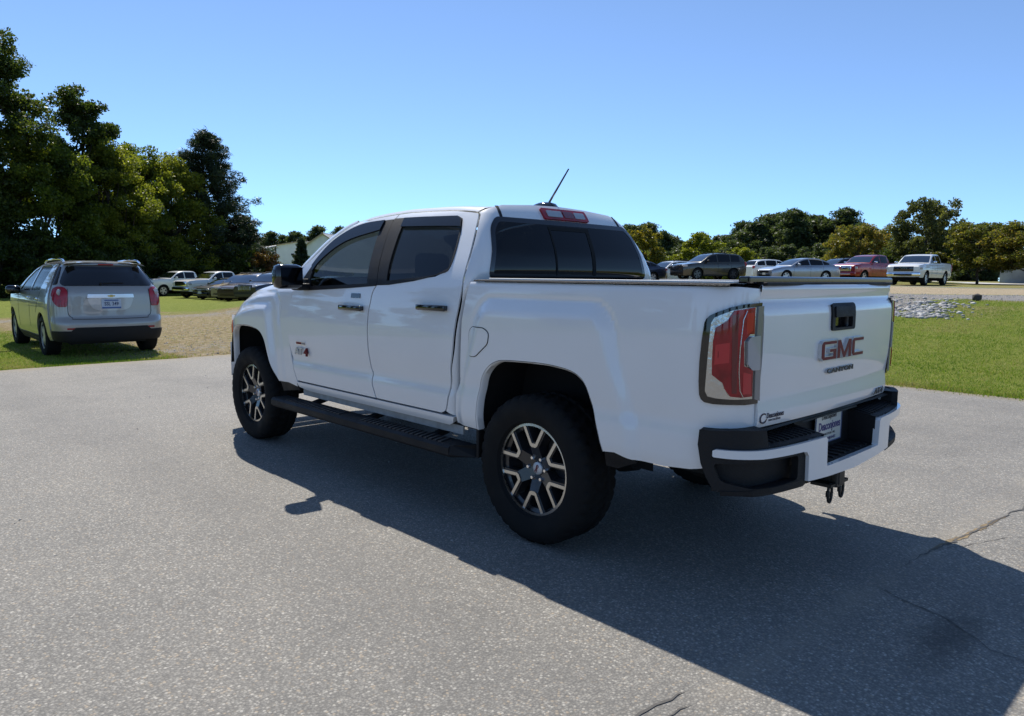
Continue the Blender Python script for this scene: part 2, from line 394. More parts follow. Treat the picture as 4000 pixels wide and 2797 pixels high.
g.set(g.b.inputs['Base Color'], col); g.b.inputs['Roughness'].default_value = .95; g.b.inputs['Specular IOR Level'].default_value = .1
g.set(g.b.inputs['Normal'], g.bump(g.math('ADD', g.math('MULTIPLY', n3, .7), g.math('MULTIPLY', n2, .5)), .9, .06))
gf = link('grass_field', me, g.m); tag(gf, kind='structure')

# asphalt lot
a = NB('weathered_asphalt')
va = a.vor(105, out='Color'); vdist = a.vor(105); sepc = a.n.new('ShaderNodeSeparateColor'); a.l.new(va, sepc.inputs[0])
stone = a.ramp(sepc.outputs[0], [(.0, (.155, .151, .144)), (.45, (.215, .208, .196)), (.78, (.265, .256, .238)), (.92, (.35, .337, .31)), (1., (.50, .48, .44))])
warm = a.mix(a.rng(sepc.outputs[1], .92, .97), stone, (.37, .31, .24)); 
binder = (.085, .083, .080)
edge = a.rng(vdist, .40, .62)
fine = a.noise(420, 3, .7)
col = a.mix(a.math('MULTIPLY', edge, .55), warm, binder)
col = a.mix(.25, col, a.ramp(fine, [(.3, (.12, .118, .112)), (.7, (.33, .32, .30))]))
big = a.noise(.35, 6, .6); mid = a.noise(2.6, 6, .65)
col = a.mix(1., col, a.ramp(a.math('ADD', a.math('MULTIPLY', big, .6), a.math('MULTIPLY', mid, .4)), [(.30, (.86, .845, .81)), (.48, (1.10, 1.075, 1.02)), (.70, (1.26, 1.215, 1.13))]), 'MULTIPLY')
# old oil stain, by its own place on the lot
xyz = a.sep()
dx = a.math('DIVIDE', a.math('SUBTRACT', xyz[0], -1.80), .11); dy = a.math('DIVIDE', a.math('SUBTRACT', xyz[1], .42), .36)
dd = a.math('ADD', a.math('SQRT', a.math('ADD', a.math('MULTIPLY', dx, dx), a.math('MULTIPLY', dy, dy))), a.math('MULTIPLY', a.math('SUBTRACT', a.noise(7, 5, .7), .5), 1.6))
col = a.mix(a.rng(dd, .35, 1.15, .62, 0.), col, (.045, .042, .040))
# sandy dust that gathers along the paving joint
jd = a.math('ABSOLUTE', a.math('SUBTRACT', xyz[0], a.math('MULTIPLY_ADD', xyz[1], .035, -1.44)))
jn = a.math('ADD', jd, a.math('MULTIPLY', a.math('SUBTRACT', a.noise(4, 6, .7), .5), .22))
col = a.mix(a.math('MULTIPLY', a.rng(jn, .0, .10, .42, 0.), a.rng(a.noise(1.3, 4), .35, .6)), col, (.34, .30, .235))
# faint darker wheel paths and soil washed in along the lawn edge
trk = a.math('ADD', a.math('SINE', a.math('MULTIPLY', a.math('ADD', xyz[1], a.math('MULTIPLY', a.noise(.3, 3), 1.2)), 3.3)), a.math('MULTIPLY', a.noise(.8, 5, .7), 1.4))
col = a.mix(a.rng(trk, 1.0, 2.0, 0., .22), col, (.10, .098, .096))
ed = a.math('ADD', a.math('ADD', xyz[1], 6.62), a.math('MULTIPLY', a.math('SUBTRACT', a.noise(3.5, 6, .75), .5), .9))
col = a.mix(a.rng(ed, .0, .34, .75, 0.), col, (.23, .185, .115))
ed2 = a.math('ADD', a.math('SUBTRACT', 10.45, xyz[0]), a.math('MULTIPLY', a.math('SUBTRACT', a.noise(3.5, 6, .75), .5), 1.4))
col = a.mix(a.rng(ed2, .0, .5, .7, 0.), col, (.27, .225, .15))
a.set(a.b.inputs['Base Color'], col); a.b.inputs['Roughness'].default_value = .82; a.b.inputs['Specular IOR Level'].default_value = .35
a.set(a.b.inputs['Normal'], a.bump(a.math('ADD', a.math('MULTIPLY', vdist, -1.), a.math('MULTIPLY', fine, .4)), .55, .006))
rg = random.Random(5)
axs = np.arange(-46, 10.46, .55); axs[-1] = 10.45; ays = np.arange(-6.62, 46, .55); AX, AY = np.meshgrid(axs, ays, indexing='ij')
AX = AX.copy(); AY = AY.copy()
AY[:, 0] += .03 * np.sin(axs * 1.7) + .025 * np.sin(axs * 4.1 + 1) + .02 * np.array([rg.uniform(-1, 1) for _ in axs]); AX[-1, :] += .03 * np.sin(ays * 1.9) + .03 * np.array([rg.uniform(-1, 1) for _ in ays])
nx, ny = AX.shape; I = np.arange(nx * ny).reshape(nx, ny)
V = np.stack([AX.ravel(), AY.ravel(), gz(AX.ravel(), AY.ravel()) + .022], -1); V[:, 2] = np.where(V[:, 2] < 0.022, V[:, 2], .022) - .022 + 0.0
gfz = V[:, 2]
lot = link('asphalt_lot', np_mesh('asphalt_lot', V, np.stack([I[:-1, :-1].ravel(), I[1:, :-1].ravel(), I[1:, 1:].ravel(), I[:-1, 1:].ravel()], -1), 4, True), a.m); tag(lot, kind='structure')
# the field sheet runs a little below the lot
co = np.empty(len(me.vertices) * 3, np.float32); me.vertices.foreach_get('co', co); co = co.reshape(-1, 3)
ins = (co[:, 0] < 10.6) & (co[:, 1] > -6.8); co[ins, 2] -= .05; me.vertices.foreach_set('co', co.ravel()); me.update()
# cracks: jagged ribbons with a sunken dark bottom, drawn 3 mm above the lot
def ribbon(name, pts, w, mat, z=.003, seed=1, parent=lot):
    q = random.Random(seed); P = []
    for (x0, y0), (x1, y1) in zip(pts, pts[1:]):
        n = max(2, int(math.hypot(x1 - x0, y1 - y0) / .035))
        P += [(x0 + (x1 - x0) * i / n, y0 + (y1 - y0) * i / n) for i in range(n)]
    P.append(pts[-1]); b = MB(); rows = []; ox = oy = 0
    for i, (x, y) in enumerate(P):
        t = i / (len(P) - 1); ox = ox * .7 + q.gauss(0, .006); oy = oy * .7 + q.gauss(0, .006); ww = w * (.35 + .9 * q.random()) * min(1, 6 * t + .1, 6 * (1 - t) + .1)
        p0 = P[max(i - 1, 0)]; p1 = P[min(i + 1, len(P) - 1)]; dx, dy = p1[0] - p0[0], p1[1] - p0[1]; L_ = math.hypot(dx, dy) or 1
        nxx, nyy = -dy / L_, dx / L_; zz = min(Gz(x, y), 0) + z
        rows.append([(x + ox + nxx * ww, y + oy + nyy * ww, zz), (x + ox - nxx * ww, y + oy - nyy * ww, zz)])
    b.grid(rows); return b.build(name, mat, parent)
M_crack = pr('crack_bottom', (.10, .094, .086), .95, noise=(30, .4)); M_dirt = pr('joint_dirt', (.20, .15, .085), .95, noise=(25, .5))
ribbon('crack', [(-1.66, -2.6), (-1.62, -1.71), (-1.56, -1.15), (-1.47, -.52), (-1.43, -.2)], .006, M_crack, .0035, 2)
ribbon('joint_dirt', [(-1.60, -1.45), (-1.53, -.95), (-1.47, -.50)], .014, M_dirt, .0022, 3)
ribbon('crack', [(-1.43, .12), (-1.62, .22), (-1.76, .27), (-1.95, .42), (-2.1, .42)], .0035, M_crack, .003, 4)
ribbon('crack', [(-1.315, 1.50), (-1.285, 1.64), (-1.27, 1.95)], .006, M_crack, .003, 6)
ribbon('crack', [(-1.37, 1.52), (-1.35, 1.66), (-1.36, 1.95)], .004, M_crack, .003, 8)
ribbon('crack', [(-1.47, -.52), (-1.7, -1.05), (-2.05, -1.55)], .0022, M_crack, .003, 9)
# loose pebbles on the lot
def pebble_mesh(seed):
    q = random.Random(seed); bm = bmesh.new(); bmesh.ops.create_icosphere(bm, subdivisions=1, radius=1.)
    for v in bm.verts: v.co = v.co * q.uniform(.72, 1.18)
    for v in bm.verts: v.co.z *= .7
    V = np.array([tuple(v.co) for v in bm.verts]); F = np.array([[v.index for v in f.verts] for f in bm.faces]); bm.free(); return V, F
PEB = [pebble_mesh(i) for i in range(6)]
def scatter_stones(name, P, sizes, mat, seed=0, parent=None):
    q = np.random.RandomState(seed); Vs = []; Fs = []; b = 0
    for (x, y, z), s in zip(P, sizes):
        V, F = PEB[q.randint(6)]; an = q.uniform(0, 6.28); c, s_ = math.cos(an), math.sin(an); st = np.array([q.uniform(.8, 1.35), q.uniform(.8, 1.2), q.uniform(.6, 1.)]) * s
        W = V * st; W = np.stack([W[:, 0] * c - W[:, 1] * s_, W[:, 0] * s_ + W[:, 1] * c, W[:, 2]], -1) + np.array([x, y, z + s * .2]); Vs.append(W); Fs.append(F + b); b += len(V)
    return link(name, np_mesh(name, np.concatenate(Vs), np.concatenate(Fs), 3), mat, parent)
q = np.random.RandomState(11)
st = NB('pale_gravel_stone'); g2 = st.n.new('ShaderNodeObjectInfo'); vr = st.noise(3.1, 2); geo = st.n.new('ShaderNodeNewGeometry')
st.set(st.b.inputs['Base Color'], st.ramp(geo.outputs['Random Per Island'], [(0., (.20, .195, .19)), (.5, (.38, .37, .36)), (.8, (.52, .50, .47)), (1., (.62, .60, .55))])); st.b.inputs['Roughness'].default_value = .9
n = 620; P = []; S_ = []
while len(P) < n:
    y = -13.0 - abs(q.normal(0, 1.7)); x = 2.45 + (-13.0 - y) * .22 + q.normal(0, .26 + .07 * (-13 - y))
    if y < -17: continue
    P.append((x, y, Gz(x, y))); S_.append(q.choice([.022, .034, .05, .07], p=[.35, .35, .2, .1]) * q.uniform(.8, 1.2))
tag(scatter_stones('rock_spill', P, S_, st.m, 1), 'heap of pale broken rock spilling down the grass bank', 'stones', kind='stuff')
P = []; S_ = []
while len(P) < 2200:
    x = q.uniform(-4, 14); y = q.uniform(-23.5, -12.5)
    if y > -17.2 and (x < 3.0 + (y + 13) * -.1 or x > 9): continue
    P.append((x, y, Gz(x, y))); S_.append(q.choice([.010, .016, .024], p=[.5, .35, .15]))
while len(P) < 4600:
    x = 10.7 + abs(q.normal(0, 5)); y = q.uniform(-9, -.5)
    P.append((x, y, Gz(x, y))); S_.append(q.choice([.007, .012, .02], p=[.5, .38, .12]))
tag(scatter_stones('gravel', P, S_, st.m, 2), 'loose pale gravel scattered over the lane and the parking edge', 'gravel', kind='stuff')
P = []; S_ = []
for _ in range(420):
    x = q.uniform(-2.2, 10); y = q.uniform(-6, 6); P.append((x, y, min(Gz(x, y), 0))); S_.append(q.choice([.003, .005, .009], p=[.5, .38, .12]))
tag(scatter_stones('pebbles', P, S_, st.m, 3), 'tiny loose pebbles lying on the asphalt lot', 'pebbles', kind='stuff')
b_ = MB(); V, F = PEB[2]; b_.add(V * np.array([.13, .10, .17]) + np.array([2.28, -16.75, Gz(2.28, -16.75) + .08]), F); tag(b_.build('boulder', pr('dark_rock', (.05, .047, .045), .9, bump=(30, .6)), None), 'small dark boulder on the crest of the grass bank', 'rock')
# grass blades where the lawn is near
gr_ = NB('grass_blade'); tr_ = gr_.n.new('ShaderNodeBsdfTranslucent'); mx_ = gr_.n.new('ShaderNodeMixShader'); geo = gr_.n.new('ShaderNodeNewGeometry')
pn_ = gr_.noise(.6, 7, .65); pn2 = gr_.noise(4.5, 5, .7)
gc = gr_.ramp(gr_.math('ADD', gr_.math('MULTIPLY', geo.outputs['Random Per Island'], .40), gr_.math('ADD', gr_.math('MULTIPLY_ADD', pn_, 1.5, -.50), gr_.math('MULTIPLY', pn2, .35))), [(.38, (.125, .225, .012)), (.58, (.215, .325, .022)), (.72, (.30, .345, .048)), (.86, (.42, .36, .12))])
gr_.set(gr_.b.inputs['Base Color'], gc); gr_.b.inputs['Roughness'].default_value = .55; gr_.set(tr_.inputs[0], gc); mx_.inputs[0].default_value = .42
gr_.l.new(gr_.b.outputs[0], mx_.inputs[1]); gr_.l.new(tr_.outputs[0], mx_.inputs[2]); gr_.l.new(mx_.outputs[0], gr_.o.inputs[0])
def blades(name, X, Y, label, hmin=.015, hmax=.042, wid=.0055, seed=1):
    q = np.random.RandomState(seed); n = len(X); Z = gz(X, Y) - .005; an = q.uniform(0, 6.283, n); h = q.uniform(hmin, hmax, n); w = wid * q.uniform(.6, 1.4, n); ln = q.uniform(.1, .8, n) * h; la = q.uniform(0, 6.283, n)
    B0 = np.stack([X + np.cos(an) * w, Y + np.sin(an) * w, Z], -1); B1 = np.stack([X - np.cos(an) * w, Y - np.sin(an) * w, Z], -1); T = np.stack([X + np.cos(la) * ln, Y + np.sin(la) * ln, Z + h], -1)
    V = np.stack([B0, B1, T], 1).reshape(-1, 3); o = link(name, np_mesh(name, V, np.arange(3 * n).reshape(n, 3), 3), gr_.m); return tag(o, label, 'grass', kind='stuff')
q = np.random.RandomState(21)
n = 300000; X = q.uniform(-9, 13, n); Y = -6.58 - 10.8 * q.uniform(0, 1, n) ** 1.35
ok = ~((X > 2.9) & (Y < -12.9) & (X < 10) & (q.uniform(0, 1, n) < .93)); ok &= (X > -8 - (Y + 6.6) * -.2); X, Y = X[ok], Y[ok]
blades('edge_tufts', q.uniform(-9, 12, 16000), -6.66 + .16 * np.abs(q.normal(0, 1, 16000)) * (np.sin(np.arange(16000)) * .5 + .6) - .12, 'ragged grass tufts creeping over the asphalt edge', .02, .07, seed=9)
blades('bank_grass', X, Y, 'mown green grass on the bank right of the pickup', seed=3)
n = 60000; X = 10.46 + 9 * q.uniform(0, 1, n) ** 1.4; Y = q.uniform(-1.2, 4.5, n); blades('verge_grass', X, Y, 'green grass verge under and left of the silver crossover', seed=4)
n = 26000; X = 10.46 + 16 * q.uniform(0, 1, n) ** 1.2; Y = q.uniform(-12, -1, n); ok = q.uniform(0, 1, n) < .55; blades('dry_grass', X[ok], Y[ok], 'thin dry grass between the gravel beside the crossover', .012, .03, seed=5)
# ================================================================ the white pickup
TR = empty('pickup_truck'); tag(TR, 'large white crew cab pickup truck parked on the asphalt in the foreground', 'pickup truck')
yD = table([(.48, .868), (.52, .893), (.56, .905), (.60, .908), (.68, .912), (.745, .903), (.80, .910), (.92, .922), (1.02, .924), (1.12, .918), (1.22, .907), (1.30, .892), (1.345, .880), (1.42, .852), (1.55, .785), (1.65, .725), (1.72, .675), (1.76, .64), (1.79, .59), (1.82, .5)])
yBt = table([(.50, .872), (.56, .895), (.62, .906), (.70, .908), (.775, .902), (.83, .907), (1.0, .914), (1.12, .915), (1.22, .911), (1.29, .905), (1.33, .897), (1.346, .886), (1.36, .87)])
def sdf(px, pz, r):
    """distance to a rounded corner (px, pz: distances outside its two sides)"""
    qx = px + r; qz = pz + r; return np.minimum(np.maximum(qx, qz), 0) + np.hypot(np.maximum(qx, 0), np.maximum(qz, 0)) - r
def flare_r(x, z):
    hw = .47 + .17 * (1 - ss(.6, 1.25, z)); d = sdf(np.abs(x + .05) - hw, z - 1.262, .14)
    return .027 * ss(.0, -.085, d) * (1 - .0 * z) - .006 * np.exp(-(d / .016) ** 2) * ss(1.02, 1.18, z)
def y_bed(x, z): return yBt(z) + flare_r(x, z)
ztop = table([(2.40, 1.335), (2.722, 1.325), (2.986, 1.292), (3.212, 1.252), (3.38, 1.200), (3.50, 1.145), (3.60, 1.09), (4.1, .98)])
def y_fen(x, z):
    x = np.asarray(x, float); z = np.asarray(z, float)
    b = np.interp(z, [.48, .56, .62, .75, 1.0, 1.1, 1.3], [.885, .905, .910, .912, .914, .912, .902])
    zt = ztop(x); t = np.clip((zt - z) / .12, 0, 1); b = b - .085 * (1 - t) ** 2.2
    drop = .10 * np.clip((x - 2.85) / .68, 0, 1.3) ** 2; sl = .06 * (1 - ss(.6, 1.1, z))
    d1 = sdf(2.715 - x - sl, z - (1.228 - drop), .10); d2 = sdf(2.80 - x - sl, z - (1.170 - drop), .10)
    b = b - .011 * np.exp(-(d1 / .017) ** 2) * ss(.95, 1.1, z) + .006 * ss(.03, -.03, d1) + .034 * ss(.0, -.085, d2)
    d = np.where(x < 3.65, .62 * np.clip(x - 3.3, 0, None) ** 2, .62 * .35 ** 2 + .455 * (x - 3.65)); return b - d
bezB = np.array([(-.93, .912), (-1.05, .905), (-1.10, .86), (-1.118, .727)])
_t = np.linspace(0, 1, 3000)[:, None]; _bz = (1 - _t) ** 3 * bezB[0] + 3 * (1 - _t) ** 2 * _t * bezB[1] + 3 * (1 - _t) * _t * _t * bezB[2] + _t ** 3 * bezB[3]
_bs = np.concatenate([[0], np.cumsum(np.linalg.norm(np.diff(_bz, axis=0), axis=1))]); S_END = _bs[-1]
def bed_map(sg):
    def f(u, z):
        u = np.asarray(u, float); z = np.asarray(z, float); s = np.clip(-.93 - u, 0, S_END); k = y_bed(-.93, z) / .912
        x = np.where(u > -.93, u, np.interp(s, _bs, _bz[:, 0])); y = np.where(u > -.93, y_bed(u, z), np.interp(s, _bs, _bz[:, 1]) * k)
        lo = .03 * (1 - ss(.56, .80, z)); x = x + lo * ss(.02, .2, s)
        return np.stack([x, sg * y, z], -1)
    return f
def side_map(fy, sg): return lambda u, z: np.stack([np.asarray(u, float) + 0 * z, sg * fy(u, z), np.asarray(z, float) + 0 * u], -1)
ydz = lambda x, z: yD(z) + 0 * x
SEAM_AF = [(2.457, .578), (2.502, .668), (2.53, .759), (2.554, .887), (2.561, 1.016), (2.554, 1.109), (2.522, 1.192), (2.485, 1.262)]
SEAM_FR = [(1.412, 1.302), (1.437, 1.263), (1.449, 1.2), (1.462, 1.136), (1.467, 1.041), (1.463, .882), (1.449, .771), (1.434, .741), (1.436, .673), (1.397, .578)]
SEAM_RR = [(.691, 1.743), (.665, 1.722), (.612, 1.606), (.577, 1.479), (.563, 1.336), (.562, 1.228), (.583, 1.105), (.603, .952), (.628, .846), (.635, .779), (.667, .64), (.684, .598), (.723, .578)]
FRAME = [(2.436, 1.425), (2.368, 1.474), (2.254, 1.581), (2.173, 1.637), (2.083, 1.693), (1.969, 1.733), (1.781, 1.764), (1.582, 1.78)]
BTOP = (1.538, 1.782)
F_DOOR = inset(spline(SEAM_AF, 4) + [(2.47, 1.30), (2.455, 1.40)] + spline(FRAME, 4) + [BTOP, (1.402, 1.325)] + spline(SEAM_FR, 4), .0055)
R_DOOR = inset([BTOP] + spline([(1.408, 1.787), (.995, 1.774), (.76, 1.753)], 4) + spline(SEAM_RR, 4) + [(1.397, .578)] + spline(SEAM_FR, 4)[::-1][1:] + [(1.402, 1.325)], .0055)
G_F = spline([(1.512, 1.318), (1.635, 1.712)], 3) + spline([(1.836, 1.702), (1.985, 1.665), (2.125, 1.59), (2.21, 1.505), (2.262, 1.42), (2.272, 1.34)], 4) + [(2.25, 1.289), (2.0, 1.297), (1.69, 1.311)]
G_R = [(1.30, 1.338), (1.395, 1.722), (1.191, 1.717), (.85, 1.707)] + spline([(.80, 1.695), (.768, 1.645), (.734, 1.552), (.717, 1.446), (.726, 1.412)], 3) + [(.824, 1.377), (1.03, 1.357)]
T_F = [(1.408, 1.305), (1.4035, 1.325), (1.5375, 1.742), (1.629, 1.739)] + spline([(1.836, 1.727), (1.997, 1.690), (2.15, 1.614), (2.238, 1.527), (2.301, 1.438), (2.36, 1.355), (2.42, 1.275)], 3) + [(2.43, 1.258), (2.259, 1.259), (2.004, 1.271), (1.691, 1.287)]
T_R = [(1.398, 1.309), (1.4005, 1.33), (1.5315, 1.746), (1.407, 1.745), (1.191, 1.740), (.85, 1.727)] + spline([(.80, 1.71), (.757, 1.647), (.729, 1.574), (.706, 1.474), (.714, 1.41), (.742, 1.391)], 3) + [(.856, 1.366), (1.024, 1.339), (1.272, 1.313)]
V_F = spline([(1.622, 1.735), (1.836, 1.724), (1.995, 1.687), (2.145, 1.612), (2.232, 1.525), (2.292, 1.438)], 4) + spline([(2.262, 1.393), (2.205, 1.464), (2.085, 1.551), (1.918, 1.616), (1.61, 1.668)], 4)
V_R = [(1.402, 1.738), (1.191, 1.734), (.845, 1.722)] + spline([(.80, 1.705), (.765, 1.655)], 3) + [(.80, 1.658), (1.0, 1.667), (1.382, 1.680)]
ARCH_F = spline([(2.749, .545), (2.805, .654), (2.861, .775), (2.905, .865), (2.98, .925), (3.11, .953), (3.247, .959), (3.413, .948), (3.525, .915), (3.585, .858), (3.613, .768), (3.640, .58)], 5)
ARCH_R = spline([(-.487, .575), (-.469, .635), (-.439, .732), (-.406, .824), (-.382, .874), (-.35, .907), (-.294, .931), (-.204, .944), (-.076, .949), (.153, .941), (.231, .926), (.29, .893), (.336, .84), (.366, .761), (.387, .653), (.40, .535)], 4)
BED_FRONT = [(.487, 1.345), (.52, 1.2), (.535, 1.13), (.545, 1.0), (.56, .80), (.565, .773), (.592, .713), (.60, .60), (.60, .54)]
LAMP = [(.2955, 1.277), (.209, 1.272), (.15, 1.26), (.099, 1.239), (.073, 1.225), (.059, 1.210), (.053, 1.194), (.046, 1.121), (.040, 1.035), (.039, .957), (.042, .902), (.049, .884), (.062, .873), (.093, .868), (.168, .866), (.221, .863), (.2955, .864)]
L_IN = [(.272, 1.262), (.199, 1.256), (.151, 1.246), (.111, 1.228), (.090, 1.216), (.080, 1.195), (.075, 1.098), (.069, .975), (.066, .92), (.076, .899), (.106, .893), (.166, .889), (.275, .886)]
L_RED = [(.242, 1.259), (.157, 1.246), (.135, 1.206), (.098, 1.178), (.091, 1.123), (.09, 1.038), (.091, .989), (.127, .957), (.134, .933), (.153, .903), (.193, .897), (.246, .899), (.247, 1.004), (.220, 1.018), (.203, 1.024), (.198, 1.124), (.224, 1.151), (.246, 1.153)]
L_REV = [(.280, 1.145), (.229, 1.142), (.214, 1.124), (.218, 1.03), (.241, 1.005), (.284, 1.005)]
lamp_uv = lambda P: [(-.93 - s, z) for s, z in P]
def lip(parent, arch, mp, sg):
    A = np.array(arch); P0 = mp(A[:, 0], A[:, 1]); b = MB(); c = np.array([A[:, 0].mean(), .45]); D = c - A; D /= np.linalg.norm(D, axis=1)[:, None]
    b.grid([[tuple(p) for p in P0 - np.array([0, sg * .001, 0])], [(p[0] + d[0] * .006, p[1] - sg * .006, p[2] + d[1] * .006) for p, d in zip(P0, D)], [(p[0] + d[0] * .006, p[1] - sg * .05, p[2] + d[1] * .006) for p, d in zip(P0, D)]]); return b.build('arch_lip', M_white, parent, smooth=True, sharp=50)
for sg in (1, -1):
    out = (0, sg, 0); dm = side_map(ydz, sg); fm = side_map(y_fen, sg); bm_ = bed_map(sg)
    # doors
    for nm, D, G, T, V in (('front_door', F_DOOR, G_F, T_F, V_F), ('rear_door', R_DOOR, G_R, T_R, V_R)):
        d = panel(nm, D, dm, out, M_white, TR, res=.03, holes=[inset(G, -.010)], thick=.009)
        panel('window_trim', T, dm, out, M_black, d, res=.05, holes=[G], thick=.012, off=.004)
        panel('window_glass', inset(G, -.006), dm, out, M_clearglass if nm == 'front_door' else M_tint, d, res=.06, thick=.004, off=-.007)
        panel('vent_visor', V, dm, out, M_visor, d, res=.04, thick=.012, off=.015)
        hx0, hx1, hz = (1.512, 1.782, 1.157) if nm == 'front_door' else (.652, .918, 1.190)
        cup = [(hx0 + (hx1 - hx0) * (.5 + .36 * math.cos(a)), hz + .005 + .048 * math.sin(a)) for a in np.linspace(0, 2 * math.pi, 28)[:-1]]
        panel('handle_cup', cup, lambda u, z, dm=dm, hx0=hx0, hx1=hx1, hz=hz, sg=sg: dm(u, z) - np.stack([0 * u, sg * .016 * np.clip(1 - ((u - (hx0 + hx1) / 2) / (.37 * (hx1 - hx0))) ** 2 - ((z - hz - .005) / .05) ** 2, 0, 1), 0 * u], -1), out, M_white, d, res=.02, thick=.001, off=.0012)
        h = MB(); yy = float(yD(hz)); h.box(((hx0 + hx1) / 2, sg * (yy + .028), hz), (hx1 - hx0, .022, .036), bev=.009)
        for hx in (hx0 + .03, hx1 - .03): h.box((hx, sg * (yy + .01), hz), (.035, .035, .03), bev=.006)
        h.build('door_handle', M_gloss, d, smooth=True, sharp=40)
        if nm == 'front_door':
            panel('key_cover', rect(1.572, 1.684, 1.222, 1.252, .006), dm, out, M_gloss, d, res=.05, thick=.004, off=.004)
            n_ = 1 if sg > 0 else -1
            panel('trim_badge', rect(2.292, 2.432, .858, .882, .004), dm, out, M_chrome, d, res=.05, thick=.005, off=.005)
            panel('badge_inlay', rect(2.352, 2.426, .862, .878, .002), dm, out, M_badge_red, d, res=.05, thick=.002, off=.0065)
            panel('badge_inlay', rect(2.298, 2.344, .862, .878, .002), dm, out, pr('badge_grey', (.25, .25, .25), .4), d, res=.05, thick=.002, off=.0065)
            xa, xb = (2.392, 2.284) if sg > 0 else (2.325, 2.433)
            place_text('lettering', 'AT', .072, (xa, sg * (.9235), .808), (-sg, 0, 0), (0, sg, 0), M_silver, d, depth=.008, offset=.002, sx=1.25)
            place_text('lettering', '4', .080, (xb, sg * (.9235), .806), (-sg, 0, 0), (0, sg, 0), M_badge_red, d, depth=.010, offset=.003, sx=1.25)
    # fender and the front corner
    FEN = inset([(2.470, .53), (2.60, .548), (2.749, .545)] + ARCH_F[1:-1] + [(3.625, .72), (3.68, .72), (3.72, .86), (3.70, 1.05)] + [(x, float(ztop(x)) - .004) for x in (3.60, 3.5, 3.38, 3.2, 3.0, 2.72, 2.45)] + [(2.45, 1.31), (2.487, 1.262)] + SEAM_AF[::-1][1:], .003)
    fo = panel('front_fender', FEN, fm, out, M_white, TR, res=.02, thick=.010)
    lip(fo, ARCH_F, fm, sg)
    panel('headlight', inset([(3.68, .86), (3.725, .87), (4.02, .87), (4.02, .99), (3.72, 1.048)], .004), fm, out, M_clear, TR, res=.05, thick=.03, off=.003)
    panel('side_marker', inset([(3.665, .862), (3.722, .868), (3.703, 1.045), (3.668, 1.0)], .004), fm, out, M_amber, TR, res=.04, thick=.02, off=.012)
    panel('front_bumper_corner', [(3.643, .52), (4.04, .46), (4.06, .845), (3.735, .845), (3.69, .71), (3.63, .71)], fm, out, M_white, TR, res=.05, thick=.03)
    # bed side with the rear corner and the tail lamp
    BED = inset(BED_FRONT + ARCH_R[::-1] + [(-.555, .582), (-.64, .562), (-.80, .562), (-.93, .575), (-1.05, .60), (-.93 - S_END, .62), (-.93 - S_END, 1.335), (-1.1, 1.343), (0, 1.345)], .003)
    bd = panel('bed_side', BED, bm_, (-.4, sg, 0), M_white, TR, res=.02, thick=.010)
    lip(bd, ARCH_R, bm_, sg)
    if sg > 0:
        FD = rnd([(.449, 1.097), (.323, 1.099), (.281, 1.075), (.291, 1.018), (.391, .942), (.446, .942), (.466, .962), (.468, 1.07)], .018)
        panel('fuel_door_gap', inset(FD, -.004), bm_, out, M_liner, bd, res=.012, thick=.003, off=.0025)
        panel('fuel_door', FD, bm_, out, M_white, bd, res=.012, thick=.002, off=.0045)
    lp = panel('tail_lamp', lamp_uv(LAMP), bm_, (-.7, .7 * sg, 0), M_gloss, TR, res=.025, thick=.030, off=.014)
    panel('lamp_reflector', lamp_uv(L_IN), bm_, (-.7, .7 * sg, 0), M_silverlens, lp, res=.025, thick=.008, off=.018)
    panel('red_lens', lamp_uv(L_RED), bm_, (-.7, .7 * sg, 0), M_red, lp, res=.025, thick=.010, off=.026)
    panel('lens_shade', lamp_uv([(.150, 1.225), (.172, 1.235), (.176, .915), (.158, .915)]), bm_, (-.7, .7 * sg, 0), pr('shadowed_red_lens', (.13, .002, .008), .15, coat=.6), lp, res=.03, thick=.002, off=.0268)  # vertical band: shadow inside the lamp, put into a darker red
    panel('lens_shade', lamp_uv([(.100, 1.11), (.146, 1.12), (.146, 1.04), (.098, 1.03)]), bm_, (-.7, .7 * sg, 0), pr('bright_red_lens', (.50, .010, .022), .12, coat=.6), lp, res=.03, thick=.002, off=.0268)
    panel('lens_shade', lamp_uv([(.204, 1.235), (.236, 1.24), (.236, 1.165), (.206, 1.15)]), bm_, (-.7, .7 * sg, 0), pr('bright_red_lens', (.50, .010, .022), .12, coat=.6), lp, res=.03, thick=.002, off=.0268)
    panel('lens_shade', lamp_uv([(.20, 1.0), (.238, .99), (.238, .91), (.20, .91)]), bm_, (-.7, .7 * sg, 0), pr('bright_red_lens', (.50, .010, .022), .12, coat=.6), lp, res=.03, thick=.002, off=.0268)
    rg_ = MB(); rg_.tube([tuple(bm_(np.array([-.93 - s_]), np.array([zz]))[0] + np.array([-.019, .020 * sg, 0])) for s_, zz in ((.215, 1.245), (.200, 1.21), (.192, 1.10), (.190, 1.0), (.197, .925), (.215, .895))], .0022, 6); rg_.build('lens_ridge', M_silverlens, lp, smooth=True)
    panel('reverse_lens', lamp_uv(rnd(L_REV, .006)), bm_, (-.7, .7 * sg, 0), M_clear, lp, res=.025, thick=.012, off=.029)
    for q in range(7):
        rb = MB(); s_ = .232 + q * .0075; pts = [tuple(bm_(np.array([-.93 - s_]), np.array([zz]))[0] + np.array([-.021, .022 * sg, 0])) for zz in (1.02, 1.07, 1.13)]; rb.tube(pts, .0014, 5); rb.build('lens_rib', M_silverlens, lp)
    panel('lens_cover_edge', lamp_uv([(.262, 1.262), (.2945, 1.264), (.2945, .876), (.262, .885)]), bm_, (-.7, .7 * sg, 0), pr('smoked_lens', (.20, .20, .20), .12, coat=1.), lp, res=.025, thick=.006, off=.024)
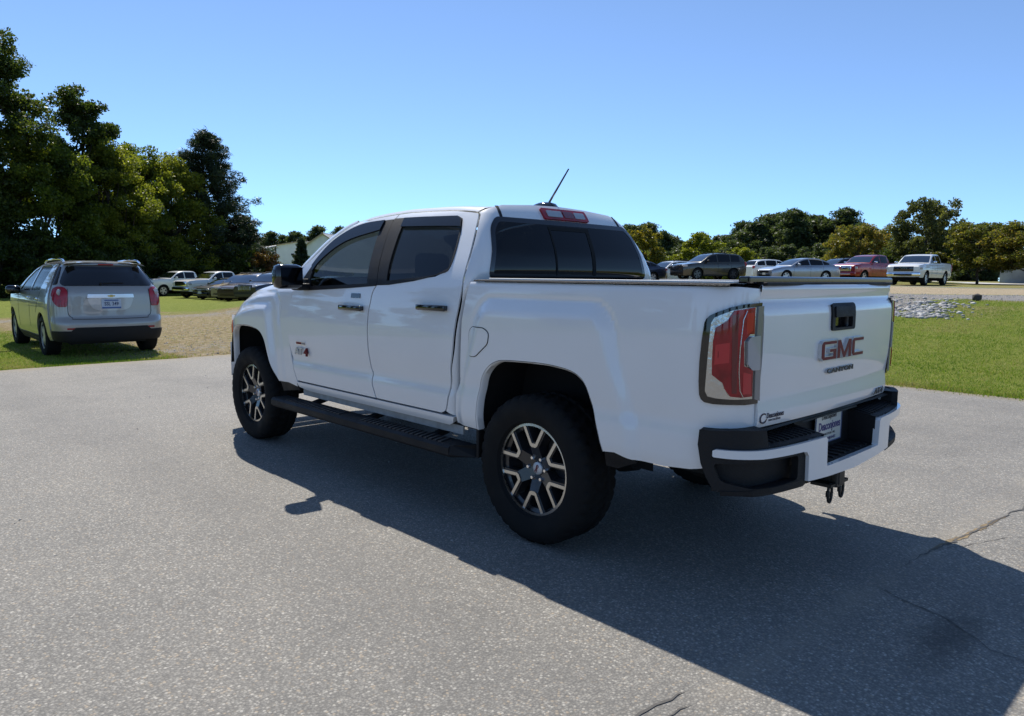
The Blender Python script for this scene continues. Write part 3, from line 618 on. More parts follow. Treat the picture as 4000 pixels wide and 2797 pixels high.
    # bed rail cap, rocker, light-blocking inner shells, wheel wells
    cap = MB(); cap.grid([[(x, sg * (.902 if k == 0 else .80), 1.345) for k in (0,)] + [(x, sg * .897, 1.353), (x, sg * .84, 1.355), (x, sg * .80, 1.33)] for x in np.linspace(.45, -1.08, 12)]); cap.build('bed_rail_cap', M_black, TR)
    panel('rocker_panel', [(2.462, .572), (2.43, .535), (2.285, .518), (.66, .520), (.625, .535), (.61, .573)], lambda u, z, sg=sg: np.stack([u + 0 * z, sg * (yD(z) + .004), z + 0 * u], -1), out, M_white, TR, res=.05, thick=.05)
    pn = MB(); pn.box((1.5, sg * .865, .497), (1.86, .012, .05)); pn.build('pinch_weld', pr('primer_grey', (.32, .33, .33), .5, noise=(20, .2)), TR)
    panel('light_block_shell', [(2.72, .55), (2.72, 1.27), (.50, 1.33), (.62, .53)], dm, out, M_liner, TR, res=.2, thick=.002, off=-.045)  # black sheet added behind the doors to keep light out of the gaps
    for ar, nm in ((ARCH_F, 'f'), (ARCH_R, 'r')):
        A = [(x + (x - (3.2 if nm == 'f' else -.03)) * .06, z + .03) for x, z in ar]; w = MB()
        w.grid([[(x, sg * .895, z) for x, z in A], [(x, sg * .56, z) for x, z in A]]); n = len(A)
        w.add([(x, sg * .56, z) for x, z in A] + [(A[0][0], sg * .56, .42), (A[-1][0], sg * .56, .42)], [tuple(range(n)) + (n + 1, n)])
        w.build('wheel_well', M_liner, TR)
    mf = MB(); mf.box((.405, sg * .80, .455), (.02, .22, .16), bev=.004); mf.build('mud_flap', M_black, TR)
    # trim behind the front wheel and behind the rear wheel
    panel('lower_trim', [(2.74, .552), (2.60, .550), (2.48, .530), (2.45, .505), (2.72, .47)], fm, out, M_black, TR, res=.06, thick=.03, off=-.006)
    panel('lower_trim', [(-.49, .585), (-.555, .59), (-.64, .566), (-.66, .545), (-.55, .50), (-.48, .50)], bm_, out, M_black, TR, res=.05, thick=.03, off=-.012)
    # running board
    rbd = MB(); rbd.prism([(.86, .405), (.90, .372), (1.005, .372), (1.022, .388), (1.022, .425), (1.005, .440), (.88, .440)], .52, 2.66, lambda a, b, h, sg=sg: (h - (.10 if a < .95 and h < 1 else 0), sg * a, b))
    o = rbd.build('running_board', M_black, TR)
    tpm = MB(); tpm.box((0, 0, 0), (.020, .105, .009), rz=sg * .35); tpm = tpm.mesh('tread_rib'); tpm.materials.append(pr('worn_plastic', (.03, .031, .034), .5))
    for x0, x1 in ((.62, 1.50), (1.72, 2.52)):
        k = int((x1 - x0) / .045)
        for i in range(k): t_ = link('tread_rib', tpm, None, o); t_.location = (x0 + (i + .5) * .045, sg * .95, .4425)
    for bx in (.85, 1.55, 2.3):
        b_ = MB(); b_.box((bx, sg * .78, .44), (.05, .26, .03), rx=sg * -.25); b_.build('bracket', M_under, o)
    # door mirror
    mi = MB(); mi.box((2.265, sg * 1.062, 1.357), (.135, .205, .172), rz=sg * -.12, bev=.045); o = mi.build('door_mirror', M_gloss, TR, smooth=True, sharp=60)
    ft = MB(); ft.box((2.30, sg * .935, 1.285), (.11, .12, .05), rz=sg * .2, bev=.015); ft.box((2.355, sg * .888, 1.30), (.13, .03, .085), bev=.01); ft.build('mirror_foot', M_black, o, smooth=True, sharp=50)
    mg = MB(); mg.box((2.196, sg * 1.062, 1.36), (.006, .155, .125), rz=sg * -.12, bev=.002); mg.build('mirror_face', pr('dark_mirror', (.03, .03, .035), .05, metal=1.), o)

# cab back: side sliver, rounded corners, rear window opening
xrb = table([(.50, .60), (.75, .58), (1.0, .558), (1.2, .533), (1.33, .500), (1.40, .487), (1.5, .497), (1.6, .532), (1.7, .577), (1.76, .612), (1.83, .668)])
def cab_map(u, z):
    u = np.asarray(u, float); z = np.asarray(z, float); Rr = .05 + .035 * ss(1.3, 1.5, z); y = yD(z); L = y - Rr; x0 = xrb(z); s = np.abs(u); sgn = np.where(u < 0, -1., 1.)
    q = math.pi / 2 * Rr; a = np.clip((s - L) / Rr, 0, math.pi / 2)
    X = np.where(s < L, x0 + .02 * (np.clip(s / np.maximum(L, .1), 0, 1)) ** 2, np.where(s < L + q, x0 + .02 + Rr * (1 - np.cos(a)), x0 + .02 + Rr + (s - L - q)))
    Y = np.where(s < L, s, np.where(s < L + q, L + Rr * np.sin(a), y))
    return np.stack([X, sgn * Y, z], -1)
def s_at(x, z): Rr = float(.05 + .035 * ss(1.3, 1.5, z)); return float(yD(z)) - Rr + math.pi / 2 * Rr + (x - (float(xrb(z)) + .02 + Rr))
edge = [(s_at(x - .006, z), z) for x, z in resample(spline(SEAM_RR[:-1], 3), .05, False)]
RW = rnd([(-.745, 1.36), (.745, 1.36), (.665, 1.655), (.60, 1.716), (-.60, 1.716), (-.665, 1.655)], [.05, .05, .04, .03, .03, .04])
CB = edge[::-1] + [(.60, 1.772), (.50, 1.795), (.25, 1.812), (0, 1.818), (-.25, 1.812), (-.50, 1.795), (-.60, 1.772)] + [(-s, z) for s, z in edge] + [(-.80, .55), (.80, .55)]
cbk = panel('cab_back', CB, cab_map, (-1, 0, .1), M_white, TR, res=.03, holes=[RW], thick=.03)
panel('rear_window', inset(RW, .0), cab_map, (-1, 0, 0), M_tint, cbk, res=.05, thick=.004, off=.003)
fr = MB()
for y0, y1, z0, z1 in ((-.18, .20, 1.658, 1.682), (-.18, -.148, 1.38, 1.68), (.185, .200, 1.38, 1.68)):
    fr.grid([[tuple(cab_map(np.array([u]), np.array([z]))[0] + np.array([-.0055, 0, 0])) for z in np.linspace(z0, z1, 9)] for u in np.linspace(y0, y1, 5)])
fr.build('slider_frame', M_liner, cbk)
frit = panel('window_border', inset(RW, -.002), cab_map, (-1, 0, 0), M_gloss, cbk, res=.04, holes=[inset(RW, .028)], thick=.002, off=.0042)
bl = panel('brake_light', rect(-.215, .205, 1.722, 1.790, .012), cab_map, (-1, 0, 0), M_red, cbk, res=.04, thick=.02, off=.014)
for y0, y1 in ((.035, .17), (-.185, -.085)): panel('cargo_lamp', rect(y0, y1, 1.737, 1.775, .008), cab_map, (-1, 0, 0), M_clear, bl, res=.05, thick=.004, off=.0165)
panel('brake_lamp_centre', rect(-.075, .02, 1.735, 1.776, .012), cab_map, (-1, 0, 0), pr('dark_red_lens', (.16, .002, .004), .12, coat=1.), bl, res=.05, thick=.004, off=.0168)
for sg in (1, -1):
    panel('roof_ditch_strip', [(sg * .545, 1.716), (sg * .565, 1.716), (sg * .555, 1.786), (sg * .535, 1.786)], cab_map, (-1, 0, 0), M_black, cbk, res=.05, thick=.004, off=.003)
# roof and A pillars
prof = resample(spline([(.695, 1.747), (.76, 1.756), (.995, 1.776), (1.408, 1.789), (1.582, 1.782), (1.781, 1.766), (1.969, 1.735), (2.083, 1.695), (2.173, 1.639), (2.254, 1.583), (2.368, 1.476), (2.445, 1.41)], 4), .06, False)
rows = []; pil = []
for x, z in prof:
    y = float(yD(z)) + .001; k = float(ss(1.72, 1.78, z)); up = .030 if x < 1.9 else .022
    a = [(y, 0), (y - .012, .012), (y - .035, up * .75), (y - .075, up)]
    if x <= 1.985:
        top = min(z + up, 1.812); row = [(x - .03 * (i / 3) if x < .75 else x, q[0], min(z + q[1], 1.812)) for i, q in enumerate(a)]
        y3 = row[-1][1]; z3 = row[-1][2]; xq = row[-1][0]
        row += [(xq - (.03 if x < .75 else 0) * (1 - t), y3 * t, z3 + .022 * (1 - t * t)) for t in (.85, .65, .45, .22, 0)]
        rows.append(row + [(p[0], -p[1], p[2]) for p in row[::-1][1:]])
    if x >= 1.93: pil.append((x, y, z))
rf = MB(); rf.grid(rows); rfo = rf.build('roof', M_white, TR, smooth=True, sharp=40)
for sg in (1, -1):
    ap = MB(); ap.grid([[(x, sg * y, z), (x + .012, sg * (y - .004), z + .014), (x + .045, sg * (y - .028), z + .026), (x + .075, sg * (y - .065), z + .018)] for x, y, z in pil]); ap.build('windshield_pillar', M_white, TR, smooth=True, sharp=50)
xw, yw, zw = pil[0]; xe, ye, ze = pil[-1]
ws_ = MB(); rows = []
for i in range(9):
    t = i / 8; j = t * (len(pil) - 1); a = int(min(j, len(pil) - 2)); fr_ = j - a
    px, py, pz = [pil[a][c] * (1 - fr_) + pil[a + 1][c] * fr_ for c in range(3)]
    py = py - .06; px += .07; pz += .016
    rows.append([(px + (.10 + .12 * t) * (1 - w * w), py * w, pz + .02 * (1 - w * w) * (1 - t) - .04 * t * (1 - w * w)) for w in np.linspace(1, -1, 11)])
ws_.grid(rows); ws_.build('windshield', M_windsh, TR, smooth=True)
an = MB(); an.lathe([(0, .036), (.03, .034), (.055, .022), (.068, 0)], 20, 'Z', (0, 0, 0))
ao = an.build('antenna_base', M_gloss, TR, smooth=True, sharp=60); ao.scale = (1.6, 1, 1); ao.location = (.80, -.02, 1.822)
ma = MB(); ma.tube([(0, 0, 0), (-.17, 0, .205)], [.0075, .0045], 8); mo = ma.build('antenna_mast', M_gloss, TR, smooth=True); mo.location = (.765, -.02, 1.848)
# hood, cowl, front end
hd = MB(); rows = []
for x in np.linspace(2.42, 4.02, 22):
    zt = float(ztop(x)); ye = float(y_fen(np.array([x]), np.array([zt - .004]))[0]); rows.append([(x + .10 * (1 - t * t) * ss(3.5, 4.0, x), ye * t, zt - .003 + .028 * (1 - t ** 4) + .018 * math.exp(-((abs(t) - .55) / .12) ** 2) * float(ss(2.5, 2.8, x))) for t in np.linspace(1, -1, 25)])
hd.grid([[(float(a), float(b), float(c)) for a, b, c in r] for r in rows]); hd.build('hood', M_white, TR, smooth=True, sharp=50)
gr = MB(); gr.grid([[(4.02 + .12 * (1 - (y / .74) ** 2) + .02, y, z) for y in np.linspace(-.74, .74, 15)] for z in (.44, .60, .75)]); gr.build('front_bumper', M_white, TR, smooth=True)
gg = MB(); gg.grid([[(4.03 + .12 * (1 - (y / .74) ** 2), y, z) for y in np.linspace(-.72, .72, 15)] for z in (.75, .87, 1.0)]); go = gg.build('grille', M_chrome, TR, smooth=True)
for z in (.80, .87, .94):
    b_ = MB(); b_.grid([[(4.045 + .12 * (1 - (y / .74) ** 2), y, zz) for y in np.linspace(-.5, .5, 9)] for zz in (z - .022, z + .022)]); b_.build('grille_slot', M_gloss, go)
# tailgate
prt = table([(.74, .004), (.757, .012), (.80, .020), (.88, .014), (.92, .018), (1.0, .025), (1.12, .028), (1.22, .027), (1.252, .022), (1.274, .004), (1.284, .001), (1.30, .003), (1.33, .014), (1.343, .013), (1.352, .004)])
def tg_map(u, z): u = np.asarray(u, float); z = np.asarray(z, float); return np.stack([-1.112 - .028 * (1 - (u / .73) ** 2) - prt(z) - .05 * 0, u + 0 * z, z + 0 * u], -1)
HB = rect(-.132, .132, 1.137, 1.258, .018)
tg = panel('tailgate', rect(-.7215, .7215, .757, 1.349, .006), tg_map, (-1, 0, 0), M_white, TR, res=.025, holes=[rect(-.12, .12, 1.147, 1.248, .01)], thick=.03)
th = panel('tailgate_handle', HB, tg_map, (-1, 0, 0), M_black, tg, res=.03, holes=[rect(-.098, .104, 1.150, 1.198, .012)], thick=.02, off=.010)
panel('handle_pull', rect(-.112, .112, 1.200, 1.246, .008), tg_map, (-1, 0, 0), M_black, th, res=.04, thick=.012, off=.017)
panel('handle_pocket', rect(-.115, .115, 1.14, 1.25), tg_map, (-1, 0, 0), M_gloss, th, res=.05, thick=.002, off=-.025)
xt = lambda y, z: float(tg_map(np.array([y]), np.array([z]))[0, 0])
def on_gate(name, body, size, y, z, mat, d, **k): sl = .056 * y / .73 ** 2; return place_text(name, body, size, (xt(y, z) - d, y, z), (-sl, -1, 0), (-1, sl, 0), mat, tg, **k)
# the maker's emblem: block letters, chrome with red faces
def block_letters(parent):
    H = .092; z0 = 1.004
    def st(poly, y0): return [(y0 - a, z0 + b) for a, b in poly]
    G = [(.020, 0), (.158, 0), (.158, .055), (.085, .055), (.085, .034), (.122, .034), (.122, .021), (.036, .021), (.036, .071), (.158, .071), (.158, H), (.020, H), (0, .078), (0, .014)]
    Mm = [(0, 0), (.036, 0), (.036, .050), (.070, 0), (.094, 0), (.128, .050), (.128, 0), (.164, 0), (.164, H), (.128, H), (.082, .034), (.036, H), (0, H)]
    Cc = [(.020, 0), (.150, 0), (.150, .021), (.036, .021), (.036, .071), (.150, .071), (.150, H), (.020, H), (0, .078), (0, .014)]
    for P, y0 in ((G, .247), (Mm, .080), (Cc, -.092)):
        p = st(P, y0); c = MB(); f = lambda u, v, h: (xt(u, 1.05) + .004 - h, u, v)
        c.prism(p, .0, .020, f); e = c.build('emblem_letter', M_silver, parent)
        r = MB(); r.prism(inset(p, .0042), .019, .0215, f); r.build('red_face', M_badge_red, e)
block_letters(tg)
on_gate('lettering', 'CANYON', .030, -.003, .949, M_silver, .004, depth=.007, offset=.0018, sx=2.35)
on_gate('lettering', 'CANYON', .030, -.003, .949, M_darktext, .009, depth=.002, offset=.0009, sx=2.35)
on_gate('lettering', 'AT4', .042, -.578, .783, M_silver, .003, depth=.005, offset=.0016, shear=.25, sx=2.0)
on_gate('lettering', 'AT4', .042, -.578, .783, M_darktext, .0065, depth=.002, offset=.0007, shear=.25, sx=2.0)
M_decal = pr('decal_ink', (.03, .025, .05), .5)
ring = MB(); ring.lathe([(.018, 0), (.025, 0), (.025, .002), (.018, .002)], 20, 'X', (0, 0, 0), closed=True); ro = ring.build('dealer_decal', M_decal, tg); ro.location = (xt(.68, .795) - .001, .678, .794); ro.scale = (1, 1.25, .9)
on_gate('dealer_decal', 'Deaconjones', .032, .590, .802, M_decal, .002, depth=.001, offset=.0006, shear=.2, sx=.82)
on_gate('dealer_decal', 'DEACON JONES', .010, .590, .781, M_decal, .002, depth=.001, offset=.0003, sx=1.3)
# tonneau cover
tn = MB(); tn.grid([[(x, y, 1.351 + .005 * (1 - (y / .8) ** 2)) for y in np.linspace(.815, -.815, 7)] for x in (.44, -.07)] )
M_cover = pr('cover_vinyl', (.035, .035, .037), .32, spec=.5, bump=(300, .12))
to = tn.build('tonneau_cover', M_cover, TR)
for x0, x1 in ((-.08, -.585), (-.595, -1.085)):
    b_ = MB(); b_.grid([[(x, y, 1.352 + .005 * (1 - (y / .8) ** 2)) for y in np.linspace(.815, -.815, 7)] for x in (x0, x1)]); b_.build('cover_panel', M_cover, to)
for y in (.80, -.80):
    b_ = MB(); b_.box((-.33, y, 1.358), (1.46, .075, .010), bev=.003); b_.build('cover_rail', pr('pale_aluminium', (.80, .79, .76), .35, metal=.1), to)
b_ = MB(); b_.box((-1.085, 0, 1.368), (.05, 1.60, .030), bev=.008); b_.build('cover_tail_rail', M_gloss, to)
b_ = MB(); b_.box((-1.118, 0, 1.352), (.045, 1.42, .014), bev=.004); b_.build('tailgate_cap', M_black, tg)
bf = MB(); bf.box((-.3, 0, .62), (1.55, 1.5, .04)); bf.box((.46, 0, .98), (.03, 1.70, .72)); bf.build('bed_floor', M_liner, TR)
# rear bumper
BPp = [(-1.245, 0), (-1.240, .3), (-1.228, .5), (-1.20, .7), (-1.172, .80), (-1.118, .882), (-1.05, .925), (-.98, .937), (-.90, .932)]
_bp = np.array(spline(BPp, 200)); _bps = np.concatenate([[0], np.cumsum(np.linalg.norm(np.diff(_bp, axis=0), axis=1))])
def bu_map(u, z): s = np.abs(u); return np.stack([np.interp(s, _bps, _bp[:, 0]) + 0 * z, np.where(np.asarray(u) < 0, -1, 1) * np.interp(s, _bps, _bp[:, 1]) + 0 * z, np.asarray(z, float) + 0 * s], -1)
RB = MB(); RB.box((-1.06, 0, .60), (.06, 1.5, .16)); rbo = RB.build('rear_bumper', M_under, TR)
bar = [(.985, .664), (.985, .686), (.972, .692), (.89, .689), (.80, .686), (.68, .684), (.445, .685), (.325, .684), (.312, .672), (.305, .553), (.298, .549)]
low = [(.98, .660), (.89, .655), (.79, .650), (.65, .647), (.52, .646), (.49, .640), (.474, .62), (.470, .51), (.29, .500), (0, .490)]
BAR = bar + [(-s, z) for s, z in bar[::-1]] + [(-s, z) for s, z in low[:-1]] + [(s, z) for s, z in low[::-1]]
panel('bumper_bar', BAR, bu_map, (-1, 0, 0), M_white, rbo, res=.03, thick=.03, off=.018)
for sg in (1, -1):
    CO = [(1.045, .762), (.89, .770), (.757, .762), (.74, .690), (.455, .688), (.455, .50), (.485, .487), (.70, .489), (.81, .492), (.91, .503), (.98, .52), (1.01, .57), (1.035, .626), (1.05, .70)]
    hole = rnd([(.53, .525), (.66, .520), (.82, .525), (.955, .56), (.985, .63), (.82, .634), (.53, .630)], .02)
    c = panel('bumper_corner', [(sg * s, z) for s, z in CO], bu_map, (-1, sg, 0), M_black, rbo, res=.03, holes=[[(sg * s, z) for s, z in hole]], thick=.03, off=.002)
    panel('corner_step', [(sg * s, z) for s, z in [(.50, .50), (1.0, .50), (1.0, .66), (.50, .66)]], bu_map, (-1, sg, 0), M_black, c, res=.05, thick=.002, off=-.055)
    lg = MB(); P = [tuple(bu_map(np.array([sg * s]), np.array([.522]))[0]) for s in (.52, .62, .72, .82, .90, .955)]; lg.grid([[(x - .006, y, .500) for x, y, z in P], [(x - .006, y * 1.006, .520) for x, y, z in P], [(x + .07, y * .96, .516) for x, y, z in P]]); lg.build('step_ledge', M_black, c)
    tpb = MB(); P = [tuple(bu_map(np.array([sg * s]), np.array([.762]))[0]) for s in (.757, .80, .85, .90, .95, 1.0, 1.04)]; tpb.grid([[(x, y, .764) for x, y, z in P], [(max(x + .10, -1.09) if i < 4 else x + .02, y * .93, .766) for i, (x, y, z) in enumerate(P)]])
    x0, y0, _ = P[0]; tpb.add([(x0, y0, .764), (x0 + .02, y0 - .012 * sg, .700), (-1.07, y0 - .012 * sg, .715), (-1.07, y0, .766)], [(0, 1, 2, 3)]); tpb.build('corner_cap', M_black, c)
    pd = MB(); pd.grid([[(float(bu_map(np.array([y]), np.array([0.]))[0, 0]) + (.0 if k == 0 else 0), sg * y, .6905) if k == 0 else (-1.085, sg * y, .715) for k in (0, 1)] for y in np.linspace(.305, .76, 8)]); pdo = pd.build('step_pad', M_black, rbo)
    for i in range(11):
        rbs = MB(); y = .335 + i * .037; xf = float(bu_map(np.array([y]), np.array([0.]))[0, 0]); rbs.box(((xf - 1.085) / 2 + .008, sg * y, .7065), (abs(xf + 1.085) * .70, .013, .009), ry=-.17 * 1.0, rz=sg * .15); rbs.build('pad_rib', M_black, pdo)
nt_ = MB(); nt_.grid([[(-1.235, y, .549), (-1.105, y, .552), (-1.10, y, .735), (-1.14, y, .737), (-1.142, y, .728)] for y in (.31, 0, -.31)])
for sg in (1, -1): nt_.add([(-1.236, sg * .309, .549), (-1.10, sg * .309, .549), (-1.10, sg * .309, .715), (-1.236, sg * .309, .690)], [(0, 1, 2, 3)])
nto = nt_.build('plate_recess', M_black, rbo)
for i in range(9): rbs = MB(); rbs.box((-1.17, -.26 + i * .065, .5525), (.09, .018, .008)); rbs.build('floor_rib', M_black, nto)
uf = MB(); uf.grid([[(-1.10, y, .74), (-1.145, y, .742), (-1.14, y, .752), (-1.09, y, .756)] for y in np.linspace(.74, -.74, 5)]); uf.build('gate_sill', M_black, rbo)
pl = MB(); pl.box((-1.121, -.02, .660), (.004, .300, .150), bev=.0015); plo = pl.build('dealer_plate', pr('plate_white', (.62, .62, .55), .35, coat=.4), TR)
def on_plate(body, size, y, z, mat, **k): return place_text('plate_lettering', body, size, (-1.1238, y, z), (0, -1, 0), (-1, 0, 0), mat, plo, depth=.001, **k)
M_purple = pr('plate_purple', (.05, .035, .16), .5)
on_plate('Deaconjones', .034, -.02, .713, M_darktext, shear=.2, sx=.95, offset=.0003)
on_plate('Deaconjones', .058, -.03, .668, M_purple, sx=.82, offset=.0012)
on_plate('PRINCETON  NC', .016, -.02, .628, M_darktext, sx=1.3); on_plate('DEACONJONES', .020, -.02, .604, M_purple, sx=1.2)
b_ = MB()
for (y, z, a, b) in ((-.02, .7325, .296, .005), (-.02, .5875, .296, .005), (.1275, .66, .005, .15), (-.1675, .66, .005, .15)): b_.box((-1.124, y, z), (.003, a, b))
b_.build('plate_border', pr('plate_blue', (.10, .13, .25), .4), plo)
# hitch, underbody, exhaust, axle, spare
hi = MB(); hi.box((-1.09, 0, .432), (.24, .072, .072), bev=.008); hi.box((-1.19, 0, .432), (.03, .095, .095), bev=.006); hi.box((-.98, 0, .43), (.06, 1.0, .07)); hi.box((-1.15, 0, .40), (.10, .20, .014)); ho = hi.build('hitch_receiver', M_steel, TR)
for y in (.075, -.06):
    b_ = MB(); b_.tube([(-1.185, y + .03 * math.sin(t) * .75, .362 + .045 * math.cos(t)) for t in np.linspace(0, 2 * math.pi, 17)], .0068, 7, cap=False); b_.box((-1.185, y + .023, .362), (.017, .017, .03), bev=.003); b_.build('chain_loop', M_steel, ho, smooth=True, sharp=50)
ub = MB(); ub.box((1.5, .40, .49), (4.6, .09, .12)); ub.box((1.5, -.40, .49), (4.6, .09, .12)); ub.box((2.9, 0, .46), (1.6, .7, .16)); ub.box((1.45, 0, .53), (2.2, 1.74, .02)); ub.box((2.53, 0, .88), (.03, 1.62, .72)); ub.box((1.6, .1, .45), (1.2, .3, .16)); ub.build('frame_rails', M_under, TR)
ax = MB(); ax.tube([(0, -.75, .37), (0, .75, .37)], .045, 12); ax.lathe([(.02, -.16), (.12, -.10), (.15, 0), (.12, .10), (.02, .16)], 16, 'X', (0, 0.1, .38)); ax.build('axle', M_under, TR); ax = MB(); ax.tube([(3.258, -.75, .37), (3.258, .75, .37)], .035, 10); ax.build('axle', M_under, TR)
ex = MB(); ex.tube([(.6, -.3, .42), (-.3, -.45, .46), (-.8, -.55, .44), (-1.05, -.72, .43)], .032, 10); ex.build('exhaust_pipe', M_steel, TR)
sp = MB(); sp.lathe([(.20, -.10), (.25, -.125), (.34, -.125), (.375, -.09), (.375, .09), (.34, .125), (.25, .125), (.20, .10)], 36, 'Z', (-.72, 0, .50), closed=True); sp.build('spare_tyre', M_rubber, TR, smooth=True)
# interior
it = MB(); it.box((2.25, 0, 1.16), (.45, 1.5, .26), bev=.06); it.build('dashboard', M_seat, TR, smooth=True)
for y in (.40, -.40):
    s_ = MB(); s_.box((1.55, y, .98), (.14, .50, .70), ry=-.22, bev=.05); s_.box((1.75, y, .80), (.50, .50, .16), bev=.05); so = s_.build('front_seat', M_seat, TR, smooth=True); h_ = MB(); h_.box((1.46, y, 1.44), (.10, .26, .17), bev=.04); h_.build('headrest', M_seat, so, smooth=True)
s_ = MB(); s_.box((.78, 0, .98), (.14, 1.40, .62), ry=-.15, bev=.05); s_.box((1.0, 0, .78), (.46, 1.4, .14), bev=.04); so = s_.build('rear_seat', M_seat, TR, smooth=True)
for y in (.42, -.42): h_ = MB(); h_.box((.72, y, 1.36), (.09, .26, .14), bev=.04); h_.build('headrest', M_seat, so, smooth=True)
sw = MB(); sw.tube([(1.96 + .06 * math.sin(t) * -1, .40 + .185 * math.cos(t), 1.20 + .165 * math.sin(t)) for t in np.linspace(0, 2 * math.pi, 25)], .016, 8, cap=False); sw.box((1.97, .40, 1.19), (.05, .15, .10), bev=.02); sw.box((1.97, .40, 1.19), (.03, .34, .035)); sw.build('steering_wheel', M_gloss, TR, smooth=True)
# wheels
def tyre_mesh(rr, hw, lugs=36, rim=.2385):
    prof_ = [(rim, -.70), (rim + .012, -.86), (rim + .05, -.97), (rr - .07, -1.0), (rr - .035, -.95), (rr - .014, -.86), (rr - .004, -.74), (rr, -.66), (rr, -.40), (rr, -.36), (rr, -.04), (rr, .04), (rr, .36), (rr, .40), (rr, .66), (rr - .004, .74), (rr - .014, .86), (rr - .035, .95), (rr - .07, 1.0), (rim + .05, .97), (rim + .012, .86), (rim, .70)]
    n = lugs * 4; V = []; m = len(prof_)
    for k in range(n):
        a = 2 * math.pi * k / n
        for i, (r, h) in enumerate(prof_):
            d = 0.
            if 5 <= i <= m - 6:
                row = (i - 5) // 3
                if (k + row * 2) % 4 == 0: d = .011
                if i in (9, 12): d = .011
                if i in (10, 11) and (k + 1) % 4 == 0: d = .011
            elif i in (4, m - 5) and k % 4 == 0: d = .008
            V.append(((r - d) * math.cos(a), h * hw, (r - d) * math.sin(a)))
    F = [(k * m + i, k * m + i + 1, ((k + 1) % n) * m + i + 1, ((k + 1) % n) * m + i) for k in range(n) for i in range(m - 1)]
    b = MB(); b.add(V, F); return b.mesh('tyre', True, 35)
def pol(r, a): return (r * math.cos(R(a)), r * math.sin(R(a)))
rim_b = MB(); rim_b.lathe([(.236, .092), (.236, .070), (.214, .06), (.206, -.02), (.20, -.11), (.215, -.115), (.226, -.10), (.222, .06)], 48, 'Y')
rim_b.lathe([(.0, .012), (.16, .012), (.165, -.01), (.0, -.01)], 32, 'Y')
mach = MB(); mach.lathe([(.227, .0975), (.2395, .0955), (.2395, .088), (.227, .088)], 64, 'Y', closed=True)
for k in range(6):
    a0 = 90 + 60 * k; ca, sa = math.cos(R(a0 - 90)), math.sin(R(a0 - 90)); rot = lambda p: (p[0] * ca - p[1] * sa, p[0] * sa + p[1] * ca)
    Vv = [pol(.234, 90 + 19.2), (-.0235, .122), (-.012, .116), (.012, .116), (.0235, .122), pol(.234, 90 - 19.2), pol(.234, 90 - 15.0), (.0125, .136), (-.0125, .136), pol(.234, 90 + 15.0)]
    mach.prism([rot(p) for p in Vv], .086, .0925, lambda u, v, h: (u, h, v))
    Dk = [pol(.228, 90 + 21.5), (-.030, .120), (-.034, .06), (-.026, .03), (.026, .03), (.034, .06), (.030, .120), pol(.228, 90 - 21.5), pol(.228, 90 - 13), (.010, .142), (-.010, .142), pol(.228, 90 + 13)]
    P = [rot(p) for p in Dk]; n = len(P); hh = [.085, .085, .062, .052, .052, .062, .085, .085, .085, .085, .085, .085]
    rim_b.add([(u, h, v) for (u, v), h in zip(P, hh)] + [(u, .02, v) for u, v in P], [(0, 1, 10, 11), (1, 6, 9, 10), (6, 7, 8, 9), (1, 2, 5, 6), (2, 3, 4, 5)] + [(i, (i + 1) % n, n + (i + 1) % n, n + i) for i in range(n)])
me_rim = rim_b.mesh('wheel'); me_rim.materials.append(M_pocket); me_mach = mach.mesh('machined_face'); me_mach.materials.append(M_alloy)
me_ty = tyre_mesh(.388, .135); me_ty.materials.append(M_rubber)
cp = MB(); cp.lathe([(0, .068), (.026, .066), (.033, .060), (.036, .03)], 24, 'Y'); me_cap = cp.mesh('centre_cap', True, 40); me_cap.materials.append(pr('cap_silver', (.60, .60, .60), .35, metal=.3))
me_lug = bpy.data.meshes.new('x'); lgb = MB(); lgb.lathe([(0, .074), (.008, .073), (.0105, .066), (.0115, .04)], 8, 'Y'); me_lug = lgb.mesh('lug_nut', True, 40); me_lug.materials.append(M_chrome)
me_capt = text_mesh('GMC', .021, depth=.001, offset=.0006); me_capt.transform(Matrix.Rotation(R(90), 4, 'X') @ Matrix.Rotation(R(180), 4, 'Y')); me_capt.materials.append(M_badge_red)
for x, y, rot in ((0, .79, 4), (3.258, .79, 20), (0, -.79, 33), (3.258, -.79, 11)):
    w = link('wheel', me_rim, None, TR); w.location = (x, y, .386); w.rotation_euler = (0, R(rot - 4), 0 if y > 0 else math.pi)
    link('machined_face', me_mach, None, w); link('tyre', me_ty, None, w); link('centre_cap', me_cap, None, w)
    ct = link('cap_lettering', me_capt, None, w); ct.location = (0, .0690, 0); ct.rotation_euler = (0, R(-115), 0)
    for k in range(6):
        lg = link('lug_nut', me_lug, None, w); lg.location = (.060 * math.cos(R(60 * k)), .0, .060 * math.sin(R(60 * k)))
